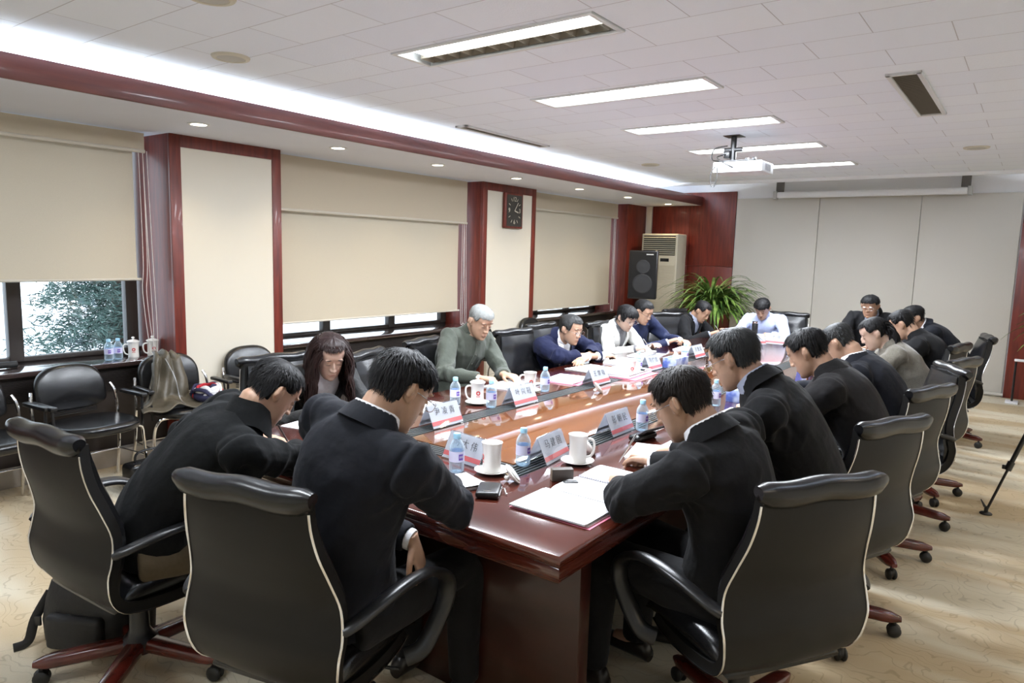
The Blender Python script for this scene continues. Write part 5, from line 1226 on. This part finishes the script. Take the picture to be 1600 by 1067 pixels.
# projection screen housing
sc_ = empty('projection_screen', (-1.93, 10.42, 2.54), 0, 'rolled-up white projection screen in its long case above the far wall', 'projection screen')
MB().box((0, 0, 0), (2.30, .09, .085), bev=.02, seg=3).build('screen_case', m_white, sc_)
for s in (-1, 1): MB().box((s*1.17, 0, .0), (.05, .10, .11), bev=.006).build('end_cap', mat('endcap_grey', (.45, .45, .44), .5), sc_); 
for s in (-1, 1): MB().box((s*1.12, .02, .13), (.10, .05, .18), bev=.004).build('bracket', mat('bracket_dark', (.12, .11, .10), .5), sc_)
# tripod
tp = empty('tripod', (.22, 5.55, 0), 0, 'black camera tripod leg standing on the carpet at the right edge', 'tripod')
for k, (dx, dy) in enumerate(((-.34, -.07), (.3, .3), (.2, -.35))):
    top = V(0, 0, 1.15); ft = V(dx, dy, .02); d = (ft-top); L1_ = MB()
    lg = MB().tube([top, top+d*.72], .014, 10).build('leg', m_plas, tp)
    MB().tube([top+d*.70, ft], .008, 8).build('lower_tube', m_plas, lg); MB().tube([top+d*.69, top+d*.74], .021, 10).build('leg_clamp', m_plas, lg)
    MB().box(top+d*.725+V(-.022, 0, .0), (.03, .016, .028), bev=.005).build('clamp_knob', m_plas, lg)
    MB().lathe([(.001, .0), (.036, .0), (.037, .006), (.030, .012), (.012, .016), (.012, .05), (.001, .055)], c=(dx, dy, .0), n=20).build('rubber_foot', m_rub, lg)
    MB().tube([ft+V(-.01, 0, .03), ft+V(-.035, -.005, .075)], [.009, .003], 8).build('foot_spike', m_plas, lg)
MB().lathe([(.001, 1.1), (.03, 1.1), (.035, 1.16), (.02, 1.2), (.02, 1.35), (.04, 1.36), (.04, 1.40), (.001, 1.40)], n=18).build('head_block', m_plas, tp)
# stand with white foot by the right wood panel
o = empty('floor_stand', (-.10, 10.25, 0), 0, 'thin stand with a white foot in front of the right wood panel', 'stand'); MB().box((0, 0, .012), (.13, .20, .024), bev=.008).build('foot', m_white, o); MB().tube([(0, 0, .02), (0, 0, .5)], .012, 8).build('pole', m_plas, o); MB().box((.05, 0, .52), (.14, .04, .03), bev=.008).build('clamp', m_white, o)
# olive jacket thrown on the third visitor chair, with scarf
m_oj = mat('coated_cloth_olive', (.085, .072, .050), .45, noise_amt=.3, nscale=9, bump=.5, bscale=10, bdist=.02)
jk = empty('olive_jacket', (-4.85, 2.53, 0), 0, 'olive brown jacket draped over the visitor chair under the sill mugs', 'jacket')
def jkf(u, v):
    a = (u-.5); yy = a*(.13+.36*v**1.1)-.06*v+.02*math.sin(v*5); t_ = v
    pts = [V(-.20, 0, .84), V(-.13, 0, .80), V(-.10, 0, .66), V(-.07, 0, .52), V(.02, 0, .495), V(.16, 0, .49)]
    k = min(4.999, t_*5); i = int(k); p = pts[i].lerp(pts[i+1], k-i); w = noise.noise(V(u*4, v*5, 3.3))
    return (p.x+.028*w+.02+.018*math.sin(u*16+v*2), p.y+yy, p.z+.018*w+.012*math.sin(u*13+1)+(0.02*(1-abs(2*a))))
b = MB().grid(jkf, 40, 40).build('cloth', m_oj, jk, fixn=False); sm_ = b.modifiers.new('t', 'SOLIDIFY'); sm_.thickness = .008
b = MB().tube(smooth_path([(-.02, -.13, .80), (.03, -.16, .66), (.04, -.20, .54), (.05, -.27, .50)], 6), [.03+.015*math.sin(i) *.2 for i in range(19)], 10, flat=(1, .5)).build('sleeve', m_oj, jk)
MB().tube(smooth_path([(-.09, -.02, .81), (.0, .0, .68), (.04, .01, .54), (.12, .01, .505)], 6), .004, 6).build('zip', mat('zip_grey', (.3, .3, .3), .4, metal=.5), jk)
sf = empty('scarf', (-4.77, 2.72, .497), 0, 'bundled red, white and navy striped scarf on the jacket chair', 'scarf')
for nm, col, sd in (('red_fold', (.45, .02, .03), 1), ('white_fold', (.75, .75, .78), 2), ('navy_fold', (.02, .02, .06), 3)):
    rnd = random.Random(sd*7); g = MB()
    for k in range(5):
        a0 = rnd.random()*6; r_ = .05+.06*rnd.random(); g.tube(smooth_path([(r_*math.cos(a0+q)*1.3, r_*math.sin(a0+q), .03+.055*rnd.random()+.04*math.sin(q)) for q in (0, .8, 1.6, 2.4, 3.2)], 5), .014, 8, flat=(1, .6))
    g.build(nm, mat(nm, col, .8), sf)
MB().ell((0, 0, .035), (.11, .09, .045)).build('inner_fold', mat('navy_fold', (.02, .02, .06), .8), sf)
# bags
m_nyl = mat('black_nylon', (.012, .012, .013), .6, bump=.5, bscale=18, bdist=.01)
bg = empty('backpack', (-2.96, 1.20, 0), .5, 'black backpack slumped on the carpet under the left office chair', 'backpack')
m_b = MB()
m_b.rings([[(.19*s*math.copysign(abs(math.cos(q))**.6, math.cos(q))+.01*math.sin(3*q), .13*s2*math.copysign(abs(math.sin(q))**.6, math.sin(q)), z) for q in [2*PI*k/28 for k in range(28)]] for z, s, s2 in ((.002, .85, .85), (.03, 1.0, 1), (.12, 1.02, 1.05), (.20, .96, .95), (.27, .85, .8), (.31, .6, .5))]).build('bag_body', m_nyl, bg)
MB().box((0, -.14, .10), (.24, .05, .14), bev=.02, seg=3).build('front_pocket', m_nyl, bg); MB().tube(smooth_path([(-.17, -.06, .22), (-.21, -.10, .12), (-.23, -.12, .03), (-.26, -.16, .02)], 6), .018, 8, flat=(1, .25)).build('strap', m_nyl, bg); MB().box((-.20, -.10, .11), (.03, .012, .04), bev=.004).build('buckle', m_plas, bg)
bg = empty('handbag', (-4.62, 2.22, 0), .1, 'black leather bag on the floor under the visitor chairs', 'bag'); MB().box((0, 0, .10), (.14, .32, .20), bev=.03, seg=3).build('bag_body', m_lea, bg); MB().tube(smooth_path([(0, -.1, .19), (0, -.08, .26), (0, .08, .26), (0, .1, .19)], 5), .008, 8).build('handle', m_lea, bg); MB().box((.071, .03, .14), (.004, .05, .015)).build('clasp', m_chr, bg)
# dark tube on the sill
o = MB().tube([(0, -.12, 0), (0, .12, 0)], .022, 14).build('umbrella', m_nyl); o.location = (-5.50, 1.66, .787); tag(o, 'folded dark umbrella lying on the near window sill', 'umbrella')
